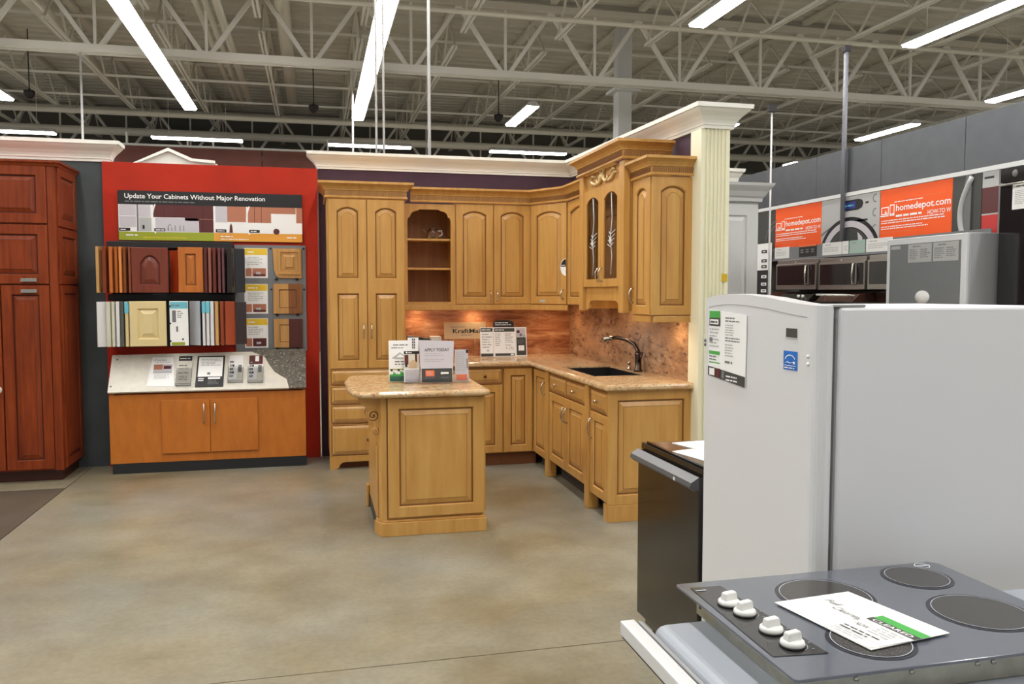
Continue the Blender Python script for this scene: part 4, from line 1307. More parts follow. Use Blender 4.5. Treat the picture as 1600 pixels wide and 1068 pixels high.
# desk unit
t = thing('display_desk', 'orange laminate display cabinet with two doors under the slanted slab', 'cabinet', (-0.88, 7.62, 0))
MB().box(-1.678, -0.080, 7.462, 7.795, 0.088, 0.674).build('body', 'desk', t, bevel=0.002)
MB().box(-1.664, -0.080, 7.466, 7.79, 0.0, 0.087).build('plinth', 'kick', t)
for k in range(2):
    x0 = -1.268 + k * 0.394
    d = MB(fr_back(x0, 7.462, 0.162)).box(0, 0.390, 0, 0.456, 0.001, 0.02).build('door', 'desk', t, bevel=0.003)
    f = fr_back(x0, 7.462, 0.162)
    a = 0.345 if k == 0 else 0.040
    MB(f).tube([(a, 0.25, 0.02), (a, 0.25, 0.045), (a, 0.42, 0.045), (a, 0.42, 0.02)], 0.0065, 8).build('handle', 'nickel', d)
o = Vector((-1.69, 7.42, 0.70))
sv = Vector((0, 0.28, 0.31)).normalized()
fs_ = Fr(o, X, sv, X.cross(sv))
t = thing('slanted_slab', 'cream solid surface slab with an inlaid grey stone corner, tilted over the desk', 'slab', (-0.88, 7.6, 0.69))
MB(fs_).prism([(0.012, 0), (1.472, 0), (1.450, 0.10), (1.40, 0.135), (1.345, 0.183), (1.30, 0.26), (1.262, 0.345), (1.148, 0.41), (0.0, 0.395)], -0.018, 0.0).build('cream_panel', 'slab', t)
MB(fs_).prism([(1.472, 0.0), (1.617, 0.0), (1.617, 0.432), (1.148, 0.432), (1.148, 0.41), (1.262, 0.345), (1.30, 0.26), (1.345, 0.183), (1.40, 0.135), (1.450, 0.10)], -0.018, 0.0).build('stone_inlay', 'terrazzo', t)
for a, b in ((0.045, 0.345), (0.03, 0.06)):
    MB(fs_).lathe(a, b, [(0.008, 0), (0.007, 0.003), (0, 0.004)], 10).build('screw', 'grey', t)
MB().prism([(0, 0)] * 3, 0, 0) if False else None
sup = MB(Fr((-1.66, 0, 0), Y, Z, X)).prism([(7.45, 0.676), (7.79, 0.676), (7.79, 0.99), (7.715, 0.99), (7.44, 0.69)], 0, 0.02)
sup.build('side_cheek', 'desk', t)
MB(Fr((-0.105, 0, 0), Y, Z, X)).prism([(7.45, 0.676), (7.79, 0.676), (7.79, 0.99), (7.715, 0.99), (7.44, 0.69)], 0, 0.02).build('side_cheek', 'desk', t)

def flat_item(name, f, w, h, th, label, cat, group=None):
    t = thing(name, label, cat, f((w / 2, 0, 0)), group)
    return t
f = fs_.at(0.308, 0.055)
s = MB(f)
s.add([(0, 0, 0.0008), (0.222, -0.012, 0.0008), (0.188, 0.305, 0.0008), (0.02, 0.305, 0.0008), (0, 0, 0.0028), (0.222, -0.012, 0.0028), (0.188, 0.305, 0.0028), (0.02, 0.305, 0.0028)],
      [(0, 3, 2, 1), (4, 5, 6, 7), (0, 1, 5, 4), (1, 2, 6, 5), (2, 3, 7, 6), (3, 0, 4, 7)])
s.text('Corian', 0.035, 0.262, 0.026, 1, 0.0042, w=0.10, slant=0.2).lines(0.045, 0.18, 0.245, 0.258, 1, 2, 0.0042)
s.quad(0.04, 0.19, 0.13, 0.225, 0.0042, 3).quad(0.04, 0.11, 0.17, 0.225, 0.0052, 4).quad(0.04, 0.19, 0.13, 0.155, 0.0052, 2).quad(0.12, 0.18, 0.175, 0.21, 0.0052, 5)
s.lines(0.05, 0.18, 0.07, 0.12, 4, 2, 0.0042, seed=4)
tag(s.build('leaflet', ['white', 'grey', 'lgrey', 'skinp', 'tanp', 'maroonp']), 'white leaflet with a kitchen photo lying on the slanted slab', 'leaflet')
def pouch(a, b, w, h, label, style):
    t = thing('leaflet_holder', label, 'holder', fs_((a + w / 2, b, 0)))
    f = fs_.at(a, b, 0.001)
    s = MB(f)
    s.box(0.004, w - 0.004, 0.012, h, 0.002, 0.016, 0)
    if style == 0:
        s.quad(0.006, w - 0.006, h - 0.055, h - 0.002, 0.0172, 1).lines(0.016, w - 0.02, h - 0.04, h - 0.018, 1, 2, 0.0184)
        s.quad(0.006, w - 0.006, 0.02, h - 0.055, 0.0172, 2)
        for z in (0.12, 0.17, 0.20):
            s.lines(0.012, w - 0.012, z, z + 0.018, 1, 1, 0.0184, seed=int(z * 100))
        s.lines(0.02, w - 0.02, 0.05, 0.10, 3, 3, 0.0184, seed=8)
    else:
        s.quad(0.006, w - 0.006, h - 0.10, h - 0.002, 0.0172, 5 if style == 2 else 0)
        s.quad(w * 0.6, w - 0.006, 0.03, 0.14, 0.0172, 2)
        s.quad(w * 0.66, w - 0.014, 0.10, 0.18, 0.0184, 3)
        for k in range(5):
            s.quad(0.012, 0.04 + 0.008 * (k % 2), 0.05 + k * 0.038, 0.072 + k * 0.038, 0.0184, 1)
            s.quad(0.018, 0.034, 0.058 + k * 0.038, 0.064 + k * 0.038, 0.0192, 0)
        if style == 2:
            s.quad(w * 0.45, w * 0.7, h - 0.07, h - 0.01, 0.0184, 0)
    s.build('leaflet_stack', ['white', 'black', 'white2', 'grey', 'tanp', 'maroonp'], t)
    p = MB(f)
    p.box(0, w, 0, 0.012, 0, 0.03).box(0, w, 0.012, h * 0.55, 0.026, 0.029).box(0, 0.003, 0.012, h * 0.55, 0, 0.026).box(w - 0.003, w, 0.012, h * 0.55, 0, 0.026)
    p.build('clear_pocket', 'acrylic', t)
pouch(0.540, 0.045, 0.122, 0.315, 'clear pocket of beige leaflets with a black heading on the slab', 0)
pouch(0.960, 0.068, 0.125, 0.290, 'clear pocket of grey printed leaflets on the slab beside the framed notice', 1)
pouch(1.125, 0.062, 0.128, 0.292, 'clear pocket of red topped leaflets on the slab next to the stone inlay', 2)
s = MB(fs_.at(0.697, 0.03, 0.001))
s.box(0, 0.228, 0, 0.332, 0, 0.008, 0).quad(0.014, 0.214, 0.105, 0.318, 0.0092, 1).lines(0.035, 0.20, 0.22, 0.30, 5, 2, 0.0104, seed=3)
s.quad(0.09, 0.115, 0.125, 0.15, 0.0104, 3).lines(0.02, 0.08, 0.055, 0.095, 2, 1, 0.0092, seed=5).quad(0.10, 0.20, 0.078, 0.098, 0.0092, 1).lines(0.10, 0.20, 0.02, 0.065, 3, 3, 0.0092, seed=6)
tag(s.build('framed_notice', ['black', 'white', 'lgrey', 'grey']), 'black framed notice lying in the middle of the slanted slab', 'notice')

# ============================================================ cherry cabinet
MC = ['cherry', 'cherry_line']
t = thing('cherry_cabinet', 'tall dark cherry cabinet with stacked doors and panelled side', 'cabinet', (-2.6, 7.56, 0))
MB().box(-3.3, -1.985, 7.295, 7.845, 0.095, 2.53).build('body', 'cherry', t)
MB().box(-3.28, -2.02, 7.36, 7.84, 0.0, 0.095).build('plinth', 'cherry_line', t)
MB(fr_back(-3.3, 7.295, 0.095)).box(1.255, 1.315, 0, 2.435, 0, 0.016).build('face_stile', 'cherry', t)
for z0, z1 in ((2.080, 2.530), (1.600, 2.066), (0.110, 1.588)):
    for x0 in ((-2.955, -2.395) if z1 < 1.6 else (-2.955,)):
        w = 0.345 if z1 < 1.6 else 0.905
        if z1 < 1.6:
            w = 0.550 if x0 < -2.5 else 0.345
        g = fr_back(x0, 7.295, z0)
        d = door(t, g, w, z1 - z0, s=0.068, t=0.024, mats=MC)
        if x0 < -2.5 and z1 < 1.6:
            MB(g).lathe(w - 0.022, 0.655, [(0.012, 0.024), (0.012, 0.05), (0.028, 0.062), (0.032, 0.076), (0.022, 0.09), (0, 0.094)], 16).build('knob', 'plastic', d)['label'] = 'white knob at the edge of the picture'
        if z1 < 2.07 and x0 + w > -2.1:
            hz = 0.030 if z1 > 1.6 else z1 - z0 - 0.045
            ha = w - 0.140
            hm = MB(g)
            hm.prism([(ha - 0.062, hz - 0.014), (ha + 0.062, hz - 0.014), (ha + 0.055, hz), (ha + 0.062, hz + 0.014), (ha - 0.062, hz + 0.014), (ha - 0.055, hz)], 0.034, 0.046)
            hm.box(ha - 0.05, ha - 0.035, hz - 0.006, hz + 0.006, 0.023, 0.036).box(ha + 0.035, ha + 0.05, hz - 0.006, hz + 0.006, 0.023, 0.036)
            hm.build('handle', 'nickel', d, bevel=0.002)
for z0, z1 in ((2.06, 2.53), (1.60, 2.05), (0.110, 1.590)):
    door(t, fr_left(-1.985, 7.315, z0), 0.50, z1 - z0, s=0.06, t=0.018, mats=MC, name='side_panel')
MB().sweep([(-3.3, 7.28), (-1.975, 7.28), (-1.975, 7.845)], [(0, 2.53), (0.01, 2.53), (0.016, 2.545), (0.03, 2.558), (0.03, 2.572), (0, 2.572)]).build('top_moulding', 'cherry', t)
MB().box(-3.3, -1.976, 7.28, 7.845, 2.53, 2.57).build('top_panel', 'cherry', t)
# white pediment far behind the red board
t = thing('pediment', 'cream triangular pediment peeping over the red board', 'pediment', (-1.5, 10.1, 2.94))
MB(fr_back(-1.95, 10.12, 2.50)).prism([(0, 0), (0.9, 0), (0.9, 0.50), (0.62, 0.52), (0.39, 0.65), (0.02, 0.47), (0, 0.44)], 0, 0.06).build('gable', 'cream', t)
MB(fr_back(-1.95, 10.06, 2.94)).add([(-0.02, 0, 0), (0.385, 0.18, 0), (0.385, 0.215, 0), (-0.06, 0.0, 0), (-0.02, 0, 0.05), (0.385, 0.18, 0.05), (0.385, 0.215, 0.05), (-0.06, 0.0, 0.05)],
                                    [(0, 1, 2, 3), (7, 6, 5, 4), (0, 4, 5, 1), (1, 5, 6, 2), (2, 6, 7, 3), (3, 7, 4, 0)]).build('raking_moulding', 'cream', t)
MB(fr_back(-1.95, 10.06, 2.94)).add([(0.385, 0.18, 0), (0.62, 0.075, 0), (0.88, 0.06, 0), (0.88, 0.09, 0), (0.64, 0.105, 0), (0.385, 0.215, 0), (0.385, 0.18, 0.05), (0.62, 0.075, 0.05), (0.88, 0.06, 0.05), (0.88, 0.09, 0.05), (0.64, 0.105, 0.05), (0.385, 0.215, 0.05)],
                                    [(0, 1, 4, 5), (1, 2, 3, 4), (6, 11, 10, 7), (7, 10, 9, 8), (0, 6, 7, 1), (1, 7, 8, 2), (3, 9, 10, 4), (4, 10, 11, 5), (2, 8, 9, 3)]).build('raking_moulding', 'cream', t)
MB().box(-1.95, -1.05, 10.125, 10.3, 0, 2.95).build('support_wall', 'cream', t)

# ============================================================ signs and brochures on the island
IZ = 0.9195
def stand(name, label, x, y, w, h, tilt, yaw, cat='brochure'):
    """a frame for a sheet standing on the island, leaning back."""
    t = thing(name, label, cat, (x + w / 2, y, IZ))
    cy, sy = math.cos(yaw), math.sin(yaw)
    u = Vector((cy, sy, 0))
    nb = Vector((sy, -cy, 0))
    v = (Z * math.cos(tilt) - nb * math.sin(tilt)).normalized()
    f = Fr((x, y, IZ + 0.002), u, v, u.cross(v))
    return t, f
def holder(t, f, w, h, foot=0.05):
    p = MB(f)
    p.box(-0.006, w + 0.006, 0, h, -0.006, -0.003)
    p.box(-0.006, w + 0.006, 0, 0.004, -0.003, 0.03)
    p.box(-0.006, w + 0.006, 0.004, 0.045, 0.027, 0.03)
    p.build('clear_holder', 'acrylic', t)

t, f = stand('brochure_stand', 'white and green flyer with a house drawing standing on the island', 0.492, 5.60, 0.155, 0.285, 0.10, 0.0)
s = MB(f)
s.box(0, 0.155, 0.006, 0.285, 0, 0.004, 0)
c = 0.0052
s.quad(0.003, 0.152, 0.008, 0.042, c, 1)
s.prism([(0.003, 0.042), (0.152, 0.042), (0.152, 0.068), (0.11, 0.058), (0.07, 0.08), (0.05, 0.055), (0.03, 0.075), (0.003, 0.05)], c, c + 0.0006, 2)
s.quad(0.003, 0.152, 0.085, 0.092, c, 6)
for a in (0.018, 0.065):
    s.disc(a, 0.083, 0.008, c + 0.001, 3, 10)
    s.disc(a, 0.066, 0.012, c + 0.001, 0, 10)
s.lines(0.03, 0.135, 0.247, 0.262, 1, 5, c, seed=1).lines(0.018, 0.145, 0.228, 0.243, 1, 5, c, seed=2)
s.prism([(0.02, 0.165), (0.075, 0.205), (0.13, 0.165), (0.10, 0.158), (0.05, 0.158)], c, c + 0.0006, 4)
s.prism([(0.05, 0.17), (0.078, 0.192), (0.11, 0.168)], c + 0.001, c + 0.0014, 0)
s.lines(0.04, 0.13, 0.115, 0.150, 2, 5, c, seed=3)
s.build('flyer', ['white', 'dkgreen', 'green', 'black', 'lgrey', 'grey', 'lime'], t)
holder(t, f, 0.155, 0.10)
t, f = stand('brochure_stand', 'beige cabinet photo brochure with dark heading in a clear holder on the island', 0.588, 5.545, 0.104, 0.215, 0.08, 0.0)
s = MB(f)
s.box(0, 0.104, 0.006, 0.215, 0, 0.006, 0)
c = 0.0072
s.quad(0.0, 0.104, 0.195, 0.215, c, 1).quad(0.0, 0.104, 0.10, 0.195, c, 2).quad(0.004, 0.03, 0.125, 0.19, c + 0.001, 3).quad(0.075, 0.088, 0.14, 0.195, c + 0.001, 3)
s.prism([(0.03, 0.10), (0.085, 0.10), (0.085, 0.14), (0.06, 0.158), (0.035, 0.14)], c + 0.001, c + 0.0016, 4)
s.quad(0.008, 0.022, 0.108, 0.13, c + 0.002, 1).disc(0.018, 0.205, 0.006, c + 0.001, 0, 10).lines(0.028, 0.06, 0.20, 0.21, 1, 0, c + 0.001)
s.quad(0.004, 0.10, 0.01, 0.092, c, 5).lines(0.012, 0.09, 0.05, 0.085, 4, 6, c + 0.001, seed=4)
s.build('brochure', ['white', 'black', 'white2', 'maroonp', 'cardtan', 'skinp', 'lgrey'], t)
holder(t, f, 0.104, 0.12)
t, f = stand('brochure_stand', 'narrow upright leaflet with black letters behind the photo brochure', 0.628, 5.66, 0.06, 0.30, 0.06, 0.05)
s = MB(f).box(0, 0.075, 0, 0.30, 0, 0.004, 0)
for k in range(4):
    s.quad(0.03, 0.05, 0.225 + k * 0.018, 0.238 + k * 0.018, 0.0052, 1).quad(0.036, 0.044, 0.229 + k * 0.018, 0.234 + k * 0.018, 0.006, 0)
s.build('leaflet', ['white', 'black'], t)
holder(t, f, 0.075, 0.09)
t, f = stand('apply_today_sign', 'grey APPLY TODAY application pad with dark lower band on the island', 0.692, 5.50, 0.225, 0.292, 0.16, -0.04)
s = MB(f)
s.add([(0.006, 0.004, 0), (0.214, 0.0, 0), (0.232, 0.283, 0), (-0.006, 0.292, 0), (0.006, 0.004, 0.012), (0.214, 0.0, 0.012), (0.232, 0.283, 0.012), (-0.006, 0.292, 0.012)],
      [(0, 3, 2, 1), (4, 5, 6, 7), (0, 1, 5, 4), (1, 2, 6, 5), (2, 3, 7, 6), (3, 0, 4, 7)], 0)
c = 0.0132
s.quad(0.008, 0.214, 0.004, 0.098, c, 1)
s.quad(0.034, 0.094, 0.045, 0.086, c + 0.001, 2).lines(0.045, 0.085, 0.052, 0.08, 3, 5, c + 0.002, seed=2).lines(0.03, 0.10, 0.03, 0.04, 1, 4, c + 0.001, seed=3)
s.disc(0.145, 0.066, 0.009, c + 0.001, 3, 12).quad(0.15, 0.19, 0.060, 0.073, c + 0.001, 3).lines(0.14, 0.195, 0.03, 0.042, 1, 4, c + 0.001, seed=4)
s.text('APPLY TODAY', 0.030, 0.214, 0.021, 1, c, 'L', 0.168, 0.012)
s.lines(0.03, 0.20, 0.14, 0.165, 2, 5, c, seed=5).lines(0.03, 0.19, 0.18, 0.205, 2, 5, c, seed=6)
s.build('pad', ['skinp', 'dgrey', 'orange2', 'white', 'grey', 'lgrey'], t)
holder(t, f, 0.22, 0.10)
t, f = stand('brochure_stand', 'pale form leaflet with orange box in a clear holder on the island', 0.932, 5.52, 0.090, 0.225, 0.08, 0.03)
s = MB(f)
s.box(0, 0.092, 0.004, 0.222, 0, 0.006, 0)
c = 0.0072
s.lines(0.008, 0.078, 0.075, 0.212, 9, 2, c, seed=7).quad(0.006, 0.082, 0.012, 0.052, c, 1)
s.quad(0.076, 0.092, 0.198, 0.220, c, 3).quad(0.080, 0.088, 0.092, 0.16, c, 4)
s.build('leaflet', ['skinp', 'orange2', 'lgrey', 'black', 'grey'], t)
holder(t, f, 0.098, 0.15)

# things on the back counter
BZ = 0.9258
t = thing('name_board', 'beige manufacturer name board leaning on the veined backsplash', 'sign', (1.36, 7.75, BZ))
s = MB(Fr((1.196, 7.70, 1.092), X, Vector((0, 0.12, 1)).normalized(), Vector((0, -1, 0.12)).normalized()))
s.box(0, 0.40, 0, 0.158, 0, 0.012, 0)
s.lines(0.06, 0.22, 0.105, 0.122, 1, 2, 0.0132, seed=4)
s.text('KraftMaid', 0.082, 0.055, 0.042, 1, 0.0132, 'L', 0.30, 0.02)
s.lines(0.16, 0.30, 0.03, 0.042, 1, 2, 0.0132, seed=5)
s.build('board', ['cardtan', 'black', 'grey'], t)
MB().box(1.24, 1.27, 7.70, 7.76, BZ, 1.10).build('foot', 'acrylic', t)
MB().box(1.50, 1.53, 7.70, 7.76, BZ, 1.10).build('foot', 'acrylic', t)
t = thing('price_board', 'white three panel price board with black arched header on the back counter', 'sign', (1.74, 7.58, BZ))
vv = Vector((0, 0.14, 1)).normalized()
def panel(o, u, w, h, draw, mats):
    u = Vector(u).normalized()
    f = Fr(o, u, vv, u.cross(vv))
    s = MB(f).box(0, w, 0, h, 0, 0.006, 0)
    draw(s)
    return s.build('panel', mats, t)
PM = ['white', 'dgrey', 'lgrey', 'grey', 'skinp', 'maroonp', 'black']
def d1(s):
    s.quad(0.004, 0.121, 0.238, 0.272, 0.0072, 1).lines(0.012, 0.115, 0.247, 0.264, 1, 0, 0.0084, seed=1)
    s.lines(0.018, 0.11, 0.08, 0.225, 6, 2, 0.0072, seed=2).disc(0.072, 0.06, 0.012, 0.0072, 4, 12).quad(0.004, 0.121, 0.004, 0.032, 0.0072, 1)
panel((1.515, 7.545, BZ + 0.002), (1, -0.02, 0), 0.125, 0.278, d1, PM)
def d2(s):
    s.quad(0.006, 0.204, 0.236, 0.270, 0.0072, 1).lines(0.014, 0.11, 0.245, 0.262, 1, 0, 0.0084, seed=3)
    s.lines(0.015, 0.08, 0.10, 0.225, 7, 2, 0.0072, seed=4).lines(0.11, 0.19, 0.13, 0.225, 6, 2, 0.0072, seed=5)
    s.text('$', 0.118, 0.075, 0.018, 3, 0.0072).text('172', 0.150, 0.068, 0.024, 3, 0.0072).lines(0.11, 0.19, 0.104, 0.114, 1, 3, 0.0072, seed=6)
    s.quad(0.012, 0.20, 0.008, 0.032, 0.0072, 1).quad(0.16, 0.192, 0.014, 0.026, 0.0084, 0)
    # arched header
    s.prism([(0.0, 0.278), (0.20, 0.278), (0.20, 0.318), (0.188, 0.335), (0.15, 0.345), (0.05, 0.345), (0.012, 0.335), (0.0, 0.318)], 0.0, 0.006, 6)
    s.lines(0.018, 0.16, 0.312, 0.330, 1, 0, 0.0072, seed=7).lines(0.018, 0.19, 0.294, 0.310, 1, 0, 0.0072, seed=8)
panel((1.642, 7.540, BZ + 0.002), (1, -0.01, 0), 0.208, 0.278, d2, PM)
def d3(s):
    s.quad(0.006, 0.10, 0.185, 0.268, 0.0072, 4).disc(0.03, 0.235, 0.016, 0.0084, 5, 12).disc(0.055, 0.205, 0.014, 0.0084, 3, 12).quad(0.075, 0.1, 0.185, 0.205, 0.0084, 2)
    s.quad(0.010, 0.104, 0.012, 0.182, 0.0072, 1).quad(0.028, 0.085, 0.055, 0.105, 0.0084, 0).lines(0.02, 0.095, 0.12, 0.165, 4, 3, 0.0084, seed=9).quad(0.048, 0.05, 0.055, 0.105, 0.009, 2)
panel((1.852, 7.54, BZ + 0.002), (1, 0.05, 0), 0.112, 0.278, d3, PM)
MB().box(1.66, 1.82, 7.60, 7.68, BZ, BZ + 0.01).build('foot', 'black', t)
t = thing('sample_tray', 'dark tray of small samples on the counter behind the brochures', 'tray', (0.99, 7.62, BZ))
MB().box(0.83, 1.16, 7.56, 7.72, BZ, 1.085).build('tray', 'dark', t, bevel=0.006)
for k in range(3):
    MB().box(0.845 + k * 0.07, 0.905 + k * 0.07, 7.57, 7.71, 1.085, 1.13 - 0.01 * k).build('sample', ['grey', 'dark', 'dgrey'][k], t, bevel=0.004)
MB().box(1.055, 1.15, 7.57, 7.71, 1.085, 1.125).build('sample', 'white2', t, bevel=0.004)

# ============================================================ white refrigerator
t = thing('refrigerator', 'white one door refrigerator with an arched top edge, price sheet and blue sticker', 'refrigerator', (1.8, 2.35, 0))
FD = Fr((1.410, 0, 0), -Y, Z, -X)       # a = -y
yz = [(-2.69, 1.505), (-2.64, 1.514), (-2.585, 1.521), (-2.52, 1.5255), (-2.454, 1.526), (-2.37, 1.523), (-2.258, 1.5155), (-2.19, 1.508), (-2.119, 1.501), (-2.05, 1.496), (-2.0, 1.4935)]
dr = MB(FD).prism([(-2.69, 0.09), (-2.0, 0.09)] + [(a, z) for a, z in reversed(yz)], 0, 0.065).build('door', 'appl', t, bevel=0.034, seg=5, only=Z)
gp_ = [(a, z - 0.034) for a, z in yz[1:-1]]
MB(FD).prism(gp_ + [(a, z - 0.0025) for a, z in reversed(gp_)], 0.06, 0.0656).build('cap_seam', 'gasket', dr)
MB().box(1.4105, 1.4155, 2.012, 2.68, 0.09, 1.46).build('gasket', 'gasket', t)
MB().box(1.416, 2.25, 2.0, 2.69, 0.03, 1.489).build('body', 'appl_side', t, bevel=0.008)
MB().box(1.43, 2.2, 2.02, 2.67, 0.0, 0.03).build('plinth', 'dark', t)
MB().box(1.395, 1.50, 2.005, 2.06, 1.4895, 1.497).build('hinge_cover', 'gasket', t, bevel=0.003)
FF = Fr((1.345, 0, 0), -Y, Z, -X)
s = MB(FF)
s.quad(-2.153, -2.097, 1.401, 1.427, 0.0016, 2).quad(-2.156, -2.094, 1.396, 1.400, 0.0016, 1)
s.build('name_badge', ['grey', 'lgrey', 'dgrey'], dr)
for z, a in ((1.352, -2.04), (1.330, -2.04), (1.362, -2.664), (1.347, -2.664)):
    MB(FF).lathe(a, z, [(0.006, 0), (0.005, 0.004), (0, 0.005)], 10).build('screw_cap', 'plastic' if a > -2.1 else 'grey', dr)
s = MB(Fr(FF((-2.163, 1.306, 0.001)), -Y, Z * 0.66, -X))
s.box(0, 0.070, 0, 0.083, 0, 0.001, 0)
s.ring(0.036, 0.040, 0.024, 0.028, 0.0022, 1, 20, 0.35, 2.9).quad(0.004, 0.066, 0.018, 0.0205, 0.0022, 1).lines(0.006, 0.064, 0.004, 0.015, 1, 1, 0.0022, seed=3)
s.add([(0.056 + (0.010 if k % 2 == 0 else 0.004) * math.sin(k * 0.62832), 0.034 + (0.010 if k % 2 == 0 else 0.004) * math.cos(k * 0.62832), 0.0022) for k in range(10)], [tuple(range(10))], 1)
s.tube([(0.010, 0.028, 0.002), (0.022, 0.036, 0.002), (0.034, 0.030, 0.002), (0.048, 0.034, 0.002)], 0.0012, 5, 1)
tag(s.build('energy_sticker', ['blue', 'white']), 'small blue energy label with a white arc and star on the white refrigerator door', 'sticker')
s = MB(FF.at(-2.633, 1.226, 0.002))
s.add([(0, 0.018, 0), (0.253, 0.0, 0), (0.258, 0.232, 0), (0.002, 0.246, 0), (0, 0.018, 0.002), (0.253, 0.0, 0.002), (0.258, 0.232, 0.002), (0.002, 0.246, 0.002)],
      [(0, 3, 2, 1), (4, 5, 6, 7), (0, 1, 5, 4), (1, 2, 6, 5), (2, 3, 7, 6), (3, 0, 4, 7)], 0)
c = 0.0032
s.add([(0, 0.018, c), (0.253, 0.0, c), (0.254, 0.034, c), (0, 0.05, c)], [(0, 1, 2, 3)], 2)
s.quad(0.012, 0.05, 0.020, 0.044, c + 0.001, 5).quad(0.055, 0.09, 0.018, 0.046, c + 0.001, 6).quad(0.10, 0.12, 0.016, 0.04, c + 0.001, 3).lines(0.13, 0.24, 0.008, 0.032, 2, 5, c + 0.001, seed=2)
s.quad(0.006, 0.084, 0.218, 0.242, c, 1).quad(0.006, 0.084, 0.190, 0.218, c, 2).quad(0.014, 0.074, 0.196, 0.213, c + 0.001, 5).lines(0.02, 0.07, 0.197, 0.212, 1, 2, c + 0.002, seed=3)
s.lines(0.008, 0.08, 0.115, 0.185, 6, 4, c, seed=4).quad(0.01, 0.03, 0.135, 0.15, c + 0.001, 3).quad(0.006, 0.084, 0.092, 0.104, c, 1).lines(0.008, 0.08, 0.070, 0.09, 2, 3, c, seed=5).quad(0.006, 0.084, 0.062, 0.066, c, 1)
s.lines(0.12, 0.215, 0.205, 0.225, 2, 3, c, seed=6).lines(0.12, 0.18, 0.16, 0.20, 5, 4, c, seed=7).lines(0.12, 0.225, 0.14, 0.158, 2, 3, c, seed=8).lines(0.12, 0.18, 0.09, 0.135, 5, 4, c, seed=9).lines(0.12, 0.18, 0.064, 0.082, 1, 3, c, seed=11)
tag(s.build('price_sheet', ['white', 'green', 'dgrey', 'grey', 'lgrey', 'white', 'maroonp']), 'price sheet with green tag and dark bottom band on the refrigerator door', 'sheet')

# ============================================================ black dishwasher
t = thing('dishwasher', 'glossy black dishwasher with grey handle bar beyond the white refrigerator', 'dishwasher', (1.7, 3.1, 0))
MB().box(1.405, 1.435, 2.82, 3.42, 0.09, 0.832).build('door', 'dw_black', t, bevel=0.004)
MB().box(1.42, 1.436, 2.82, 3.42, 0.833, 0.862).build('control_strip', 'dw_black', t, bevel=0.003)
MB().box(1.437, 2.0, 2.84, 3.40, 0.04, 0.852).build('body', 'dw_black', t, bevel=0.004)
MB().box(1.47, 1.98, 2.85, 3.39, 0.0, 0.04).build('plinth', 'dark', t)
MB(Fr((0, 3.422, 0), X, Z, -Y)).prism([(1.404, 0.835), (1.404, 0.785), (1.385, 0.782), (1.366, 0.798), (1.372, 0.815)], 0, 0.604).build('handle', 'dw_handle', t)
MB().box(1.44, 1.98, 2.85, 3.40, 0.853, 0.864).build('top_cover', 'dw_top', t, bevel=0.002)
MB().tube([(1.438, 3.39, 0.866), (1.438, 2.83, 0.866)], 0.006, 6).build('edge_trim', 'dw_black', t)
MB().box(1.3655, 1.3675, 2.95, 2.965, 0.795, 0.808).build('white_square', 'plastic', t)  # small white square on the handle bar
for k, (pts, lb) in enumerate(((((1.535, 3.35), (1.70, 3.37), (1.72, 3.12), (1.60, 3.10)), 'white paper sheet lying at the back of the black dishwasher top'),
                               (((1.455, 3.17), (1.56, 3.20), (1.66, 3.02), (1.50, 2.95)), 'white paper sheet lying near the front edge of the black dishwasher top'))):
    tag(MB().prism(pts, 0.8645, 0.867).build('paper_sheet', 'white'), lb, 'paper')

# ============================================================ table under the cooktop
t = thing('display_table', 'white edged display table with a grey moulded top under the cooktop', 'table', (1.4, 1.55, 0))
MB().box(0.742, 0.780, 1.10, 1.915, 0.668, 0.704).build('edge_board', 'appl', t, bevel=0.003)
MB().box(0.747, 0.779, 1.10, 1.912, 0.660, 0.667).build('dark_strip', 'dark', t)  # thin dark strip along the underside of the edge board
MB().box(0.787, 0.797, 1.10, 1.905, 0.640, 0.702).build('inner_strip', 'gasket', t, bevel=0.002)
MB().box(0.7805, 2.15, 1.10, 1.900, 0.636, 0.650).build('base_board', 'dark', t)
MB().box(0.801, 2.15, 1.10, 1.860, 0.6505, 0.7165).build('moulded_top', 'tub', t, bevel=0.042, seg=5)
for x, y in ((1.02, 1.2), (1.02, 1.8), (2.0, 1.2), (2.0, 1.8)):
    MB().tube([(x, y, 0.0), (x, y, 0.636)], 0.022, 12).build('leg', 'stainless', t)

# ============================================================ cooktop
t = thing('cooktop', 'grey glass electric cooktop with four round burners lying on the display table', 'cooktop', (1.28, 1.64, 0.718))
MB().box(0.935, 1.635, 1.405, 1.880, 0.7185, 0.7775).build('steel_pan', 'galv', t)
CT = fr_up(0, 0, 0.778)
gl = MB(CT).prism([(0.899, 1.372), (1.661, 1.372), (1.668, 1.379), (1.668, 1.893), (1.648, 1.915), (0.897, 1.915), (0.892, 1.909), (0.892, 1.379)], 0, 0.007).build('glass_top', 'glass_top', t, bevel=0.002)
MB(CT).prism([(0.935, 1.405), (0.945, 1.462), (1.63, 1.462), (1.63, 1.405)], -0.001, -0.0005).build('seal', 'dark', t)
cp = MB(CT)
cp.poly([(0.915, 1.878), (0.996, 1.874), (1.026, 1.462), (0.905, 1.475)][::-1], 0.0085, 0)
cp.lines(0.918, 0.955, 1.845, 1.86, 1, 1, 0.0096, seed=3)
for kx, ky in ((0.955, 1.752), (0.962, 1.690), (0.969, 1.588), (0.973, 1.512)):
    cp.ring(kx, ky, 0.030, 0.0312, 0.0096, 1, 20, -1.2, 1.0)
    for a in (-0.7, 0.1, 0.9):
        cp.quad(kx + 0.040 * math.cos(a), kx + 0.040 * math.cos(a) + 0.006, ky + 0.040 * math.sin(a), ky + 0.040 * math.sin(a) + 0.0015, 0.0096, 1)
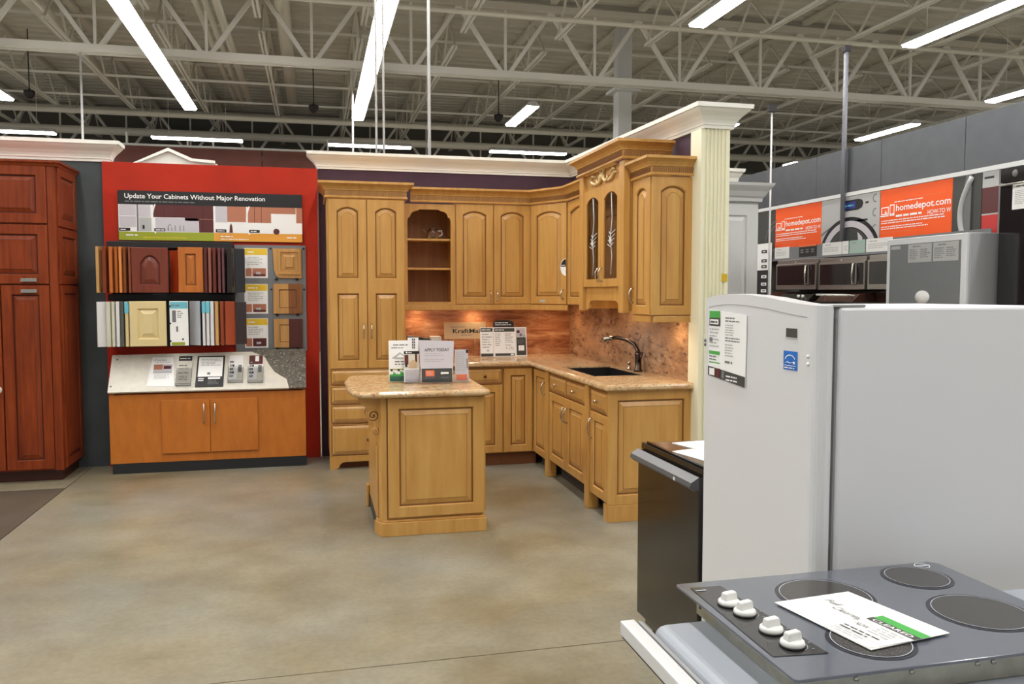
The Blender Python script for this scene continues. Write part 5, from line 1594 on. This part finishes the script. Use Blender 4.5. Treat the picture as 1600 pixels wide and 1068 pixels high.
cp.build('control_panel', ['panel_black', 'line'], t)
for bx, by, r, dbl in ((1.215, 1.752, 0.112, True), (1.528, 1.812, 0.082, True), (1.505, 1.575, 0.108, True), (1.150, 1.495, 0.086, True)):
    b = MB(CT)
    b.disc(bx, by, r + 0.006, 0.0080, 1, 48)
    b.disc(bx, by, r - 0.006, 0.0088, 0, 48)
    b.ring(bx, by, r - 0.0055, r - 0.0035, 0.0094, 2, 48)
    b.build('burner', ['burner', 'burner_ring', 'line'], t)
b = MB(CT)
b.disc(1.605, 1.885, 0.026, 0.0085, 0, 20, 0.007).ring(1.605, 1.885, 0.018, 0.020, 0.0092, 1, 20)
b.build('maker_mark', ['line', 'white'], t)
for kx, ky, an in ((0.955, 1.752, 0.25), (0.962, 1.690, 0.25), (0.969, 1.588, 0.2), (0.973, 1.512, 0.2)):
    f = Fr((kx, ky, 0.7875), Vector((math.cos(an), math.sin(an), 0)), Vector((-math.sin(an), math.cos(an), 0)), Z)
    k = MB(f)
    k.lathe(0, 0, [(0.027, 0.0), (0.027, 0.001)], 24, 1)
    k.lathe(0, 0, [(0.024, 0.001), (0.026, 0.004), (0.025, 0.010), (0.021, 0.013), (0.0, 0.014)], 24)
    gp = MB(f)
    gp.loops([[(-0.019, -0.010, 0.012), (0.019, -0.010, 0.012), (0.019, 0.010, 0.012), (-0.019, 0.010, 0.012)],
              [(-0.017, -0.008, 0.028), (0.017, -0.008, 0.028), (0.017, 0.008, 0.028), (-0.017, 0.008, 0.028)],
              [(-0.015, -0.0065, 0.031), (0.015, -0.0065, 0.031), (0.015, 0.0065, 0.031), (-0.015, 0.0065, 0.031)]], [0, 0], cap=0)
    kb = k.build('knob', ['plastic', 'dark'], t)
    gp.build('knob_grip', 'plastic', kb, bevel=0.002)
for y in (1.44, 1.53, 1.62, 1.74, 1.84):
    MB(fr_right(0.935, y, 0.765)).lathe(0, 0, [(0.005, 0), (0.004, 0.003), (0, 0.004)], 10).build('screw', 'nickel', t)
for x in (1.05, 1.18, 1.34, 1.38, 1.52):
    MB(fr_back(x, 1.405, 0.757)).lathe(0, 0, [(0.007, 0), (0.005, 0.003), (0, 0.004)], 10).build('screw', 'nickel', t)
MB(fr_right(0.935, 1.86, 0.742)).lathe(0, 0, [(0.006, 0), (0.006, 0.001)], 12).build('wire_hole', 'dark', t)

# paper on the cooktop
PZ = 0.789
pa = [(1.064, 1.731), (1.280, 1.752), (1.338, 1.482), (1.116, 1.448)]
s = MB(fr_up(0, 0, PZ)).prism(pa, 0.0, 0.0016, 0)
o_ = Vector((1.064, 1.731, PZ + 0.0016))
uu = (Vector((1.280, 1.752, 0)) - Vector((1.064, 1.731, 0)))
dd = (Vector((1.116, 1.448, 0)) - Vector((1.064, 1.731, 0)))
fq = Fr(o_, dd.normalized(), uu.normalized(), Z)     # a: down the long side, b: across
Wl, Wb = dd.length, uu.length
g2 = MB(fq)
hand = [('Full', 0.028, 0.118, 0.038), ('Clearing', 0.070, 0.098, 0.085)]
for tx, a, b, wd2 in hand:
    g2.text(tx, a, b, 0.020, 1, 0.0010, 'L', wd2, 0.0, 0.35)
tagp = Fr(fq((0.155, 0.002, 0.0008)), fq.u, fq.v, Z)
g3 = MB(tagp)
g3.box(0, 0.128, 0, 0.166, 0, 0.0006, 2)
g3.quad(0.0, 0.128, 0.122, 0.164, 0.0014, 3).quad(0.0, 0.128, 0.116, 0.136, 0.0018, 4)
g3.text('CLEARED', 0.012, 0.119, 0.013, 2, 0.0022, 'L', 0.105, 0.01)
g3.text('NOW', 0.012, 0.070, 0.016, 4, 0.0014, 'L', 0.034, 0.0)
g3.lines(0.055, 0.12, 0.06, 0.108, 4, 5, 0.0014, seed=3).lines(0.008, 0.12, 0.030, 0.055, 2, 4, 0.0014, seed=4).lines(0.008, 0.12, 0.006, 0.026, 2, 5, 0.0014, seed=5)
g3.quad(0.0, 0.128, 0.028, 0.029, 0.0014, 4)
for src in (g2, g3):
    b0 = len(s.v)
    s.v += src.v
    s.f += [tuple(i + b0 for i in ff) for ff in src.f]
    s.m += src.m
    s.s += src.s
tag(s.build('clearance_paper', ['white', 'grey', 'white', 'green', 'dgrey', 'lgrey']), 'white paper with handwriting and a green clearance tag on the cooktop', 'paper')
tag(MB(fr_back(2.632, 4.999, 1.603)).box(0, 0.042, 0, 0.052, 0.0005, 0.002).build('yellow_tag', 'tag_yellow'), 'small yellow tag stuck on the fluted pilaster', 'tag')

# ============================================================ white pantry beyond the pilaster
t = thing('white_pantry', 'white panelled pantry cabinet with crown moulding behind the pilaster', 'cabinet', (3.4, 6.8, 0))
MB().box(3.0, 3.775, 6.52, 7.10, 0, 2.335).build('body', 'pantry', t)
door(t, fr_back(3.02, 6.52, 0.1), 0.73, 2.19, s=0.09, mats=['pantry', 'pantry'], name='end_panel')
MB().sweep([(2.95, 6.50), (3.78, 6.50), (3.78, 7.10)], [(0, 2.315), (0.012, 2.315), (0.016, 2.345), (0.03, 2.36), (0.05, 2.40), (0.075, 2.432), (0.085, 2.445), (0.092, 2.468), (0, 2.468)]).build('crown', 'pantry', t)
MB().box(2.95, 3.78, 6.50, 7.1, 2.336, 2.465).build('top_panel', 'pantry', t)
t = thing('cream_cornice_wall', 'cream cornice end peeping out above the white pantry', 'cornice', (4.1, 8.2, 0))
MB().box(3.4, 4.37, 8.0, 8.6, 0, 2.72).build('wall_panel', 'cream', t)
MB().sweep([(3.4, 8.0), (4.37, 8.0), (4.37, 8.6)], [(0, 2.70), (0.012, 2.70), (0.02, 2.735), (0.045, 2.78), (0.065, 2.80), (0.07, 2.83), (0, 2.83)]).build('crown', 'cream', t)

# ============================================================ appliance wall
AX = 5.42
tag(MB().box(AX + 0.04, AX + 0.16, 3.2, 12.8, 0, 2.52).build('wall_appliance', 'dgrey'), 'charcoal back wall of the appliance shelves', 'wall', kind='structure')
fc = thing('wall_fascia', 'brushed grey fascia of square panels over the appliance wall', 'fascia', (5.5, 8, 2.56), kind='structure')
ys = [3.85, 4.92, 5.985, 7.05, 8.115, 9.18, 10.245, 11.31, 12.4]
for a, b in zip(ys[:-1], ys[1:]):
    top = 2.955 + (a - 5.6) * 0.016
    MB(Fr((5.40, 0, 0), Y, Z, X)).prism([(a + 0.002, 2.565), (b - 0.002, 2.565), (b - 0.002, 3.02), (a + 0.002, 3.02)], 0, 0.10).build('panel', 'fascia', fc, bevel=0.003)
tag(MB().box(5.388, 5.40, 3.8, 12.4, 2.525, 2.562).build('trim_3', 'trimw'), 'thin white trim strip under the grey fascia', 'moulding', kind='structure')
BX = 5.40
def banner(y1, y0, z0, label, draw, mats, z1=2.522):
    """flat printed banner facing -X; a runs from its far end."""
    f = Fr((BX, y1, z0), -Y, Z, -X)
    s = MB(f).box(0, y1 - y0, 0, z1 - z0, -0.03, 0, 0)
    draw(s, y1 - y0, z1 - z0)
    tag(s.build('banner', mats), label, 'banner', 'printed banners over the appliances')
def orange(s, w, h):
    c = 0.0015
    b = h - 0.252
    s.box(0.02, 0.125, b + 0.012, b + 0.085, c, c + 0.001, 1)
    s.box(0.030, 0.115, b + 0.022, b + 0.076, c + 0.001, c + 0.002, 0)
    s.box(0.005, 0.125, b - 0.006, b + 0.005, c, c + 0.001, 1)
    s.prism([(0.075, b + 0.052), (0.105, b + 0.026), (0.092, b + 0.026), (0.098, b + 0.012), (0.088, b + 0.010), (0.083, b + 0.024), (0.075, b + 0.018)], c + 0.002, c + 0.003, 1)
    s.box(0.140, 0.205, b - 0.005, b + 0.102, c, c + 0.001, 1)
    s.box(0.150, 0.195, b + 0.018, b + 0.092, c + 0.001, c + 0.002, 0)
    s.disc(0.172, b + 0.007, 0.006, c + 0.002, 0, 10)
    s.text('homedepot.com', 0.225, b + 0.036, 0.062, 1, c, 'L', w - 0.24, 0.014)
    s.text('HOW-TO W', w - 0.29, b - 0.034, 0.040, 1, c, 'L', 0.28, 0.008)
    s.lines(0.225, 0.60, b - 0.034, b + 0.012, 1, 1, c, seed=3)
    s.lines(0.02, w - 0.02, b - 0.080, b - 0.036, 2, 1, c, seed=4)
    s.lines(0.20, w - 0.25, b + 0.112, b + 0.130, 1, 1, c, seed=5)
    s.lines(0.35, w - 0.02, b + 0.138, b + 0.15, 1, 2, c, seed=7)
    s.lines(0.02, w * 0.85, b - 0.135, b - 0.095, 2, 1, c, seed=6)
    s.lines(0.02, w * 0.5, b - 0.170, b - 0.150, 1, 2, c, seed=8)
banner(8.925, 8.005, 1.93, 'orange shop website banner on the far side of the washer picture', orange, ['orange', 'white', 'orange2'])
banner(7.045, 6.11, 1.93, 'larger looking orange shop website banner beside the steel appliance picture', orange, ['orange', 'white', 'orange2'])
def washer(s, w, h):
    c = 0.0015
    s.quad(0, w, 0, h, c, 1)
    ow, oh = w * 0.50, -0.02 + 0.0
    R = 0.44
    def half(r0, r1, cc, m):
        vs, fs = [], []
        for i in range(41):
            t_ = math.pi * i / 40
            for r in (r0, r1):
                a, b = ow + r * math.cos(t_), oh + r * math.sin(t_) * 0.80
                vs.append((min(w, max(0, a)), max(0.001, b), cc))
        for i in range(40):
            fs.append((2 * i, 2 * i + 1, 2 * i + 3, 2 * i + 2))
        s.add(vs, fs, m)
    half(0.0, 0.50, c + 0.001, 2)
    half(0.0, 0.45, c + 0.002, 3)
    half(0.0, 0.37, c + 0.003, 2)
    half(0.0, 0.355, c + 0.0036, 6)
    s.add([(0.66, 0.001, c + 0.0045), (0.72, 0.001, c + 0.0045), (0.70, 0.16, c + 0.0045), (0.62, 0.22, c + 0.0045)], [(0, 1, 2, 3)], 3)
    s.prism([(0.36, h - 0.15), (0.62, h - 0.15), (0.68, h - 0.13), (0.70, h - 0.09), (0.68, h - 0.055), (0.62, h - 0.04), (0.36, h - 0.04)], c + 0.001, c + 0.0016, 2)
    s.quad(0.37, 0.58, h - 0.13, h - 0.06, c + 0.0026, 4)
    s.lines(0.40, 0.56, h - 0.115, h - 0.075, 1, 7, c + 0.0034, seed=4)
    s.quad(0.73, 0.78, h - 0.10, h - 0.08, c + 0.001, 2)
    s.quad(0.60, 0.77, h - 0.27, h - 0.25, c + 0.001, 2)
    s.quad(0.72, 0.76, h - 0.34, h - 0.315, c + 0.001, 2)
    for z in (0.06, 0.20, 0.36):
        s.ring(0.885, h - z, 0.030, 0.042, c + 0.001, 5, 16, 1.2, 5.0)
    s.ring(0.47, h - 0.24, 0.02, 0.026, c + 0.001, 5, 16)
    s.add([(0.0, 0.235, c + 0.001), (0.19, 0.31, c + 0.001), (0.17, 0.285, c + 0.001), (0.0, 0.205, c + 0.001)], [(0, 1, 2, 3)], 5)
banner(8.0, 7.05, 1.93, 'banner with a grey washing machine picture between the orange ones', washer, ['grey', 'lgrey', 'black', 'skinp', 'dkblue', 'grey', 'dgrey', 'cyan'])
def steelpic(s, w, h):
    c = 0.0015
    s.quad(0, w, 0, h, c, 1)
    pts0 = []
    for k in range(13):
        q = k / 12
        pts0.append((0.16 - 0.09 * math.sin(q * math.pi) + 0.06 * q, 0.02 + q * (h - 0.04), c + 0.006))
    s.tube(pts0, 0.022, 8, 2)
    s.quad(0.21, 0.235, 0, h, c + 0.001, 0).quad(0.255, w, 0, h, c + 0.001, 3)
    s.prism([(0.12, 0), (0.20, 0), (0.21, h), (0.15, h), (0.09, h / 2)], c + 0.001, c + 0.0016, 4)
banner(6.105, 5.785, 1.93, 'banner picture of dark steel appliance doors with a curved handle', steelpic, ['black', 'dgrey', 'lgrey', 'dgrey', 'grey'])
def redpic(s, w, h):
    c = 0.0015
    s.quad(0.0, w * 0.82, 0, h * 0.78, c, 1).quad(0, w * 0.82, h * 0.78, h, c, 2).quad(w * 0.82, w, 0, h, c, 3).quad(0.0, w * 0.82, h * 0.40, h * 0.42, c + 0.001, 2)
    s.quad(0.0, w * 0.82, h * 0.42, h * 0.78, c + 0.001, 4).quad(0.02, 0.12, h * 0.90, h * 0.93, c + 0.001, 0)
banner(5.78, 5.575, 1.93, 'narrow banner picture of a red washer beside the black refrigerator', redpic, ['black', 'redp', 'lgrey', 'grey', 'maroonp'])
def darkpic(s, w, h):
    c = 0.0015
    s.ring(w * 1.1, h * 0.35, 0.20, 0.21, c, 1, 24, 1.6, 3.6).ring(w * 1.1, h * 0.3, 0.28, 0.288, c, 1, 24, 1.6, 3.4)
    s.ring(w * 0.95, h * 0.85, 0.10, 0.108, c, 2, 20, 1.0, 3.0)
banner(9.6, 8.93, 1.93, 'dark banner picture with faint arcs next to the pantry', darkpic, ['dgrey', 'grey', 'lgrey'])

# shelf with cards, microwaves, ranges
t = thing('sign_shelf', 'grey shelf strip under the banners carrying white cards', 'shelf', (5.33, 7.8, 1.9))
MB().box(5.31, 5.458, 5.6, 9.2, 1.905, 1.925).build('board', 'boardgrey', t)
MB().box(5.328, 5.336, 5.6, 9.2, 1.926, 2.05).build('card_strip', 'boardgrey', t)
for y1, y0, m, lb in ((8.80, 8.50, 'card', 'curved white price card over the far microwave'), (7.86, 7.53, 'card', 'white price card over the middle microwave'),
                      (7.52, 7.42, 'card', 'narrow white card beside the pale green card'), (7.40, 7.16, 'lgreen', 'pale green card over the middle microwave'), (7.14, 6.76, 'card', 'wide white card over the near microwave')):
    if m == 'lgreen' and m not in M:
        M[m] = mat('pale_green_card', (164, 190, 176), 0.6)
    s = MB(Fr((5.326, y1, 1.928), -Y, Z, -X)).box(0, y1 - y0, 0, 0.13, 0, 0.004, 0)
    s.lines(0.05, (y1 - y0) * 0.6, 0.098, 0.112, 1, 1, 0.0052, seed=2)
    s.lines(0.03, (y1 - y0) * 0.9, 0.03, 0.085, 3, 2, 0.0052, seed=3)
    tag(s.build('price_card', [m, 'grey', 'lgrey']), lb, 'card')
s = MB(Fr((5.326, 8.30, 1.928), -Y, Z, -X)).box(0, 0.33, 0, 0.13, 0, 0.004, 0).quad(0.0, 0.33, 0.112, 0.13, 0.0052, 1)
for a in (0.03, 0.13, 0.23):
    s.quad(a, a + 0.06, 0.07, 0.085, 0.0052, 2).quad(a, a + 0.06, 0.045, 0.06, 0.0052, 2)
tag(s.build('price_card', ['black', 'orange2', 'grey']), 'black card with orange top between the white cards', 'card')
s = MB(Fr((5.30, 9.14, 1.40), -Y, Z, -X)).box(0, 0.31, 0, 0.72, 0, 0.01, 0).quad(0.0, 0.28, 0.0, 0.40, 0.0112, 1)
for k, (b, m) in enumerate(((0.64, 1), (0.53, 1), (0.46, 1), (0.34, 0), (0.25, 0), (0.17, 0))):
    s.quad(0.10, 0.22, b - 0.035, b, 0.0124, m)
    s.quad(0.13, 0.19, b - 0.024, b - 0.012, 0.0130, 1 - m)
tag(s.build('poster', ['white', 'black']), 'half white half black poster with square symbols beside the pantry', 'poster')
def microwave(y1, y0, z0, z1, label, hx):
    t = thing('microwave', label, 'microwave', (5.35, (y0 + y1) / 2, z0), 'microwaves on the appliance wall')
    w, h = y1 - y0, z1 - z0
    MB().box(5.19, 5.46, y0, y1, z0, z1).build('body', 'stainless', t, bevel=0.004)
    f = Fr((5.19, y1, z0), -Y, Z, -X)
    d = MB(f).box(0.0, w, 0.0, h * 0.86, 0.0005, 0.018).build('door', 'stainless', t, bevel=0.004)
    MB(f).box(0.03, w * 0.80, 0.05, h * 0.80, 0.018, 0.021).build('window', 'dark_window', d)
    MB(f).box(w * 0.84, w - 0.02, 0.05, h * 0.80, 0.018, 0.021).build('control_panel', 'dark_window', d)
    MB(f).tube([(w * hx, 0.05, 0.02), (w * hx, 0.06, 0.05), (w * hx, h * 0.42, 0.058), (w * hx, h * 0.77, 0.05), (w * hx, h * 0.79, 0.02)], 0.010, 8).build('handle', 'nickel', d)
    MB(f).disc(w * 0.48, h * 0.92, 0.010, 0.002, 0, 12).build('badge', 'plastic', t)
    return t
microwave(8.52, 7.745, 1.565, 1.895, 'steel microwave beside the pantry, one with a straight handle', 0.815)
microwave(7.70, 6.950, 1.560, 1.885, 'steel microwave in the middle, one with a bowed handle', 0.81)
microwave(6.91, 6.16, 1.560, 1.890, 'steel microwave half hidden by the white framed freezer', 0.81)
for k, (y1, y0, lb) in enumerate(((8.40, 7.66, 'dark range with backguard below the far microwave'), (7.62, 6.88, 'dark range with white knobs below the middle microwave'), (6.84, 6.10, 'dark range below the near microwave'))):
    t = thing('range', lb, 'range', (5.1, (y0 + y1) / 2, 0), 'ranges on the appliance wall')
    MB().box(4.80, 5.30, y0, y1, 0, 0.93).build('body', 'stainless', t, bevel=0.004)
    MB().box(4.79, 5.29, y0 + 0.005, y1 - 0.005, 0.9305, 0.945).build('cooktop_glass', 'dw_black', t)
    MB().box(5.22, 5.30, y0 + 0.002, y1 - 0.002, 0.946, 1.12).build('backguard', 'dw_black', t, bevel=0.01)
t = thing('upper_shelf', 'dark shelf of appliance parts right below the microwaves', 'shelf', (5.2, 7.3, 1.2))
MB().box(5.02, 5.458, 6.0, 8.8, 1.40, 1.44).build('board', 'dw_black', t)
MB().box(5.30, 5.458, 6.0, 8.8, 1.44, 1.54).build('riser', 'dw_top', t)
for k, (y1, y0, lb) in enumerate(((8.30, 7.70, 'dark cooktop hood with two white knobs on the shelf'), (7.55, 6.95, 'dark steel hood with a long bright handle on the shelf'))):
    t = thing('range_hood', lb, 'hood', (5.15, (y0 + y1) / 2, 1.44))
    MB(Fr((0, y0, 0), X, Z, Y)).prism([(5.04, 1.4405), (5.29, 1.4405), (5.29, 1.535), (5.12, 1.515)], 0, y1 - y0).build('body', 'dw_top' if k else 'dw_black', t, bevel=0.003)
    if k:
        MB().tube([(5.02, y0 + 0.05, 1.505), (5.02, y1 - 0.05, 1.51)], 0.010, 8).build('handle', 'plastic', t)
        for y in (y0 + 0.06, y1 - 0.06):
            MB().tube([(5.02, y, 1.507), (5.11, y, 1.50)], 0.008, 6).build('handle_post', 'plastic', t)
    else:
        for y in (y0 + 0.12, y0 + 0.2):
            MB(fr_right(5.08, y, 1.49)).lathe(0, 0, [(0.018, 0), (0.016, 0.02), (0, 0.022)], 12).build('knob', 'plastic', t)
t = thing('burner_grates', 'row of white and black grate pieces at the shelf front', 'grate', (5.0, 7.5, 1.39))
for k in range(4):
    y = 7.10 + k * 0.24
    MB().box(4.93, 5.015, y, y + 0.15, 1.375, 1.40).build('bar', 'plastic', t, bevel=0.004)
    MB().box(4.92, 5.0149, y + 0.155, y + 0.21, 1.37, 1.41).build('bracket', 'dark', t, bevel=0.004)
MB().box(4.93, 5.018, 7.08, 8.1, 1.36, 1.3745).build('tray', 'dark', t)

# white framed freezer and black refrigerator
t = thing('freezer', 'tall white freezer with grey door panel, two papers and a round disc', 'freezer', (4.57, 5.06, 0))
MB().box(4.262, 4.88, 4.652, 5.435, 0.02, 1.932).build('body', 'silver', t, bevel=0.006)
MB().box(4.28, 4.87, 4.66, 5.43, 0, 0.02).build('plinth', 'dark', t)
f = Fr((4.262, 5.435, 0.04), -Y, Z, -X)
d = MB(f).box(0, 0.783, 0, 1.890, 0.0005, 0.028).build('door', 'appl', t, bevel=0.006)
MB(f).box(0.038, 0.738, 0.06, 1.845, 0.028, 0.030).build('grey_panel', 'boardgrey', d)
s = MB(f.at(0.05, 1.805, 0.0302))
s.quad(0, 0.10, 0.005, 0.03, 0.001, 0)
s.build('name_badge', 'lgrey', d)
for k, (a, lb) in enumerate(((0.235, 'data paper taped on the freezer door, farther one'), (0.485, 'data paper taped on the freezer door, nearer one'))):
    s = MB(f.at(a, 1.708, 0.0312)).box(0, 0.235, 0, 0.132, 0, 0.0015, 0)
    s.lines(0.05, 0.14, 0.106, 0.124, 1, 1, 0.0027, seed=k + 9).lines(0.015, 0.11, 0.02, 0.098, 6, 2, 0.0027, seed=k).lines(0.125, 0.22, 0.03, 0.098, 5, 2, 0.0027, seed=k + 5)
    tag(s.build('data_paper', ['lgrey', 'grey', 'grey']), lb, 'paper')
fd = f.at(0.390, 1.458, 0.0312)
s = MB(Fr(fd.o, fd.u * 1.5, fd.v, fd.n)).lathe(0, 0, [(0.048, 0.0), (0.048, 0.002), (0, 0.002)], 24)
tag(s.build('round_disc', 'white'), 'round white disc stuck on the grey freezer door', 'disc')

t = thing('black_refrigerator', 'tall black refrigerator with a paper label at the picture edge', 'refrigerator', (4.8, 4.15, 0))
MB().box(4.475, 5.15, 3.70, 4.61, 0.02, 2.355).build('body', 'dw_black', t, bevel=0.006)
MB().box(4.50, 5.1, 3.72, 4.60, 0, 0.02).build('plinth', 'dark', t)
f = Fr((4.475, 4.61, 0.05), -Y, Z, -X)
d = MB(f).box(0, 0.90, 0, 2.20, 0.001, 0.03).build('door', 'panel_black', t, bevel=0.005)
MB(f).box(0.0, 0.90, 2.205, 2.30, 0.001, 0.03).build('grille', 'dw_black', t, bevel=0.005)
MB(f).tube([(0.02, 2.185, 0.03), (0.03, 2.185, 0.06), (0.87, 2.185, 0.06), (0.88, 2.185, 0.03)], 0.008, 8).build('handle', 'nickel', d)
MB(f).lathe(0.12, 2.255, [(0.025, 0.03), (0.02, 0.036), (0, 0.037)], 16).build('badge', 'grey', t)
s = MB(f.at(0.105, 2.02, 0.0312)).box(0, 0.20, 0, 0.165, 0, 0.0015, 0).lines(0.03, 0.12, 0.14, 0.155, 1, 1, 0.0027, seed=6).lines(0.02, 0.18, 0.03, 0.125, 8, 2, 0.0027, seed=4)
tag(s.build('data_paper', ['white', 'black', 'lgrey']), 'white paper label on the tall black refrigerator', 'paper')
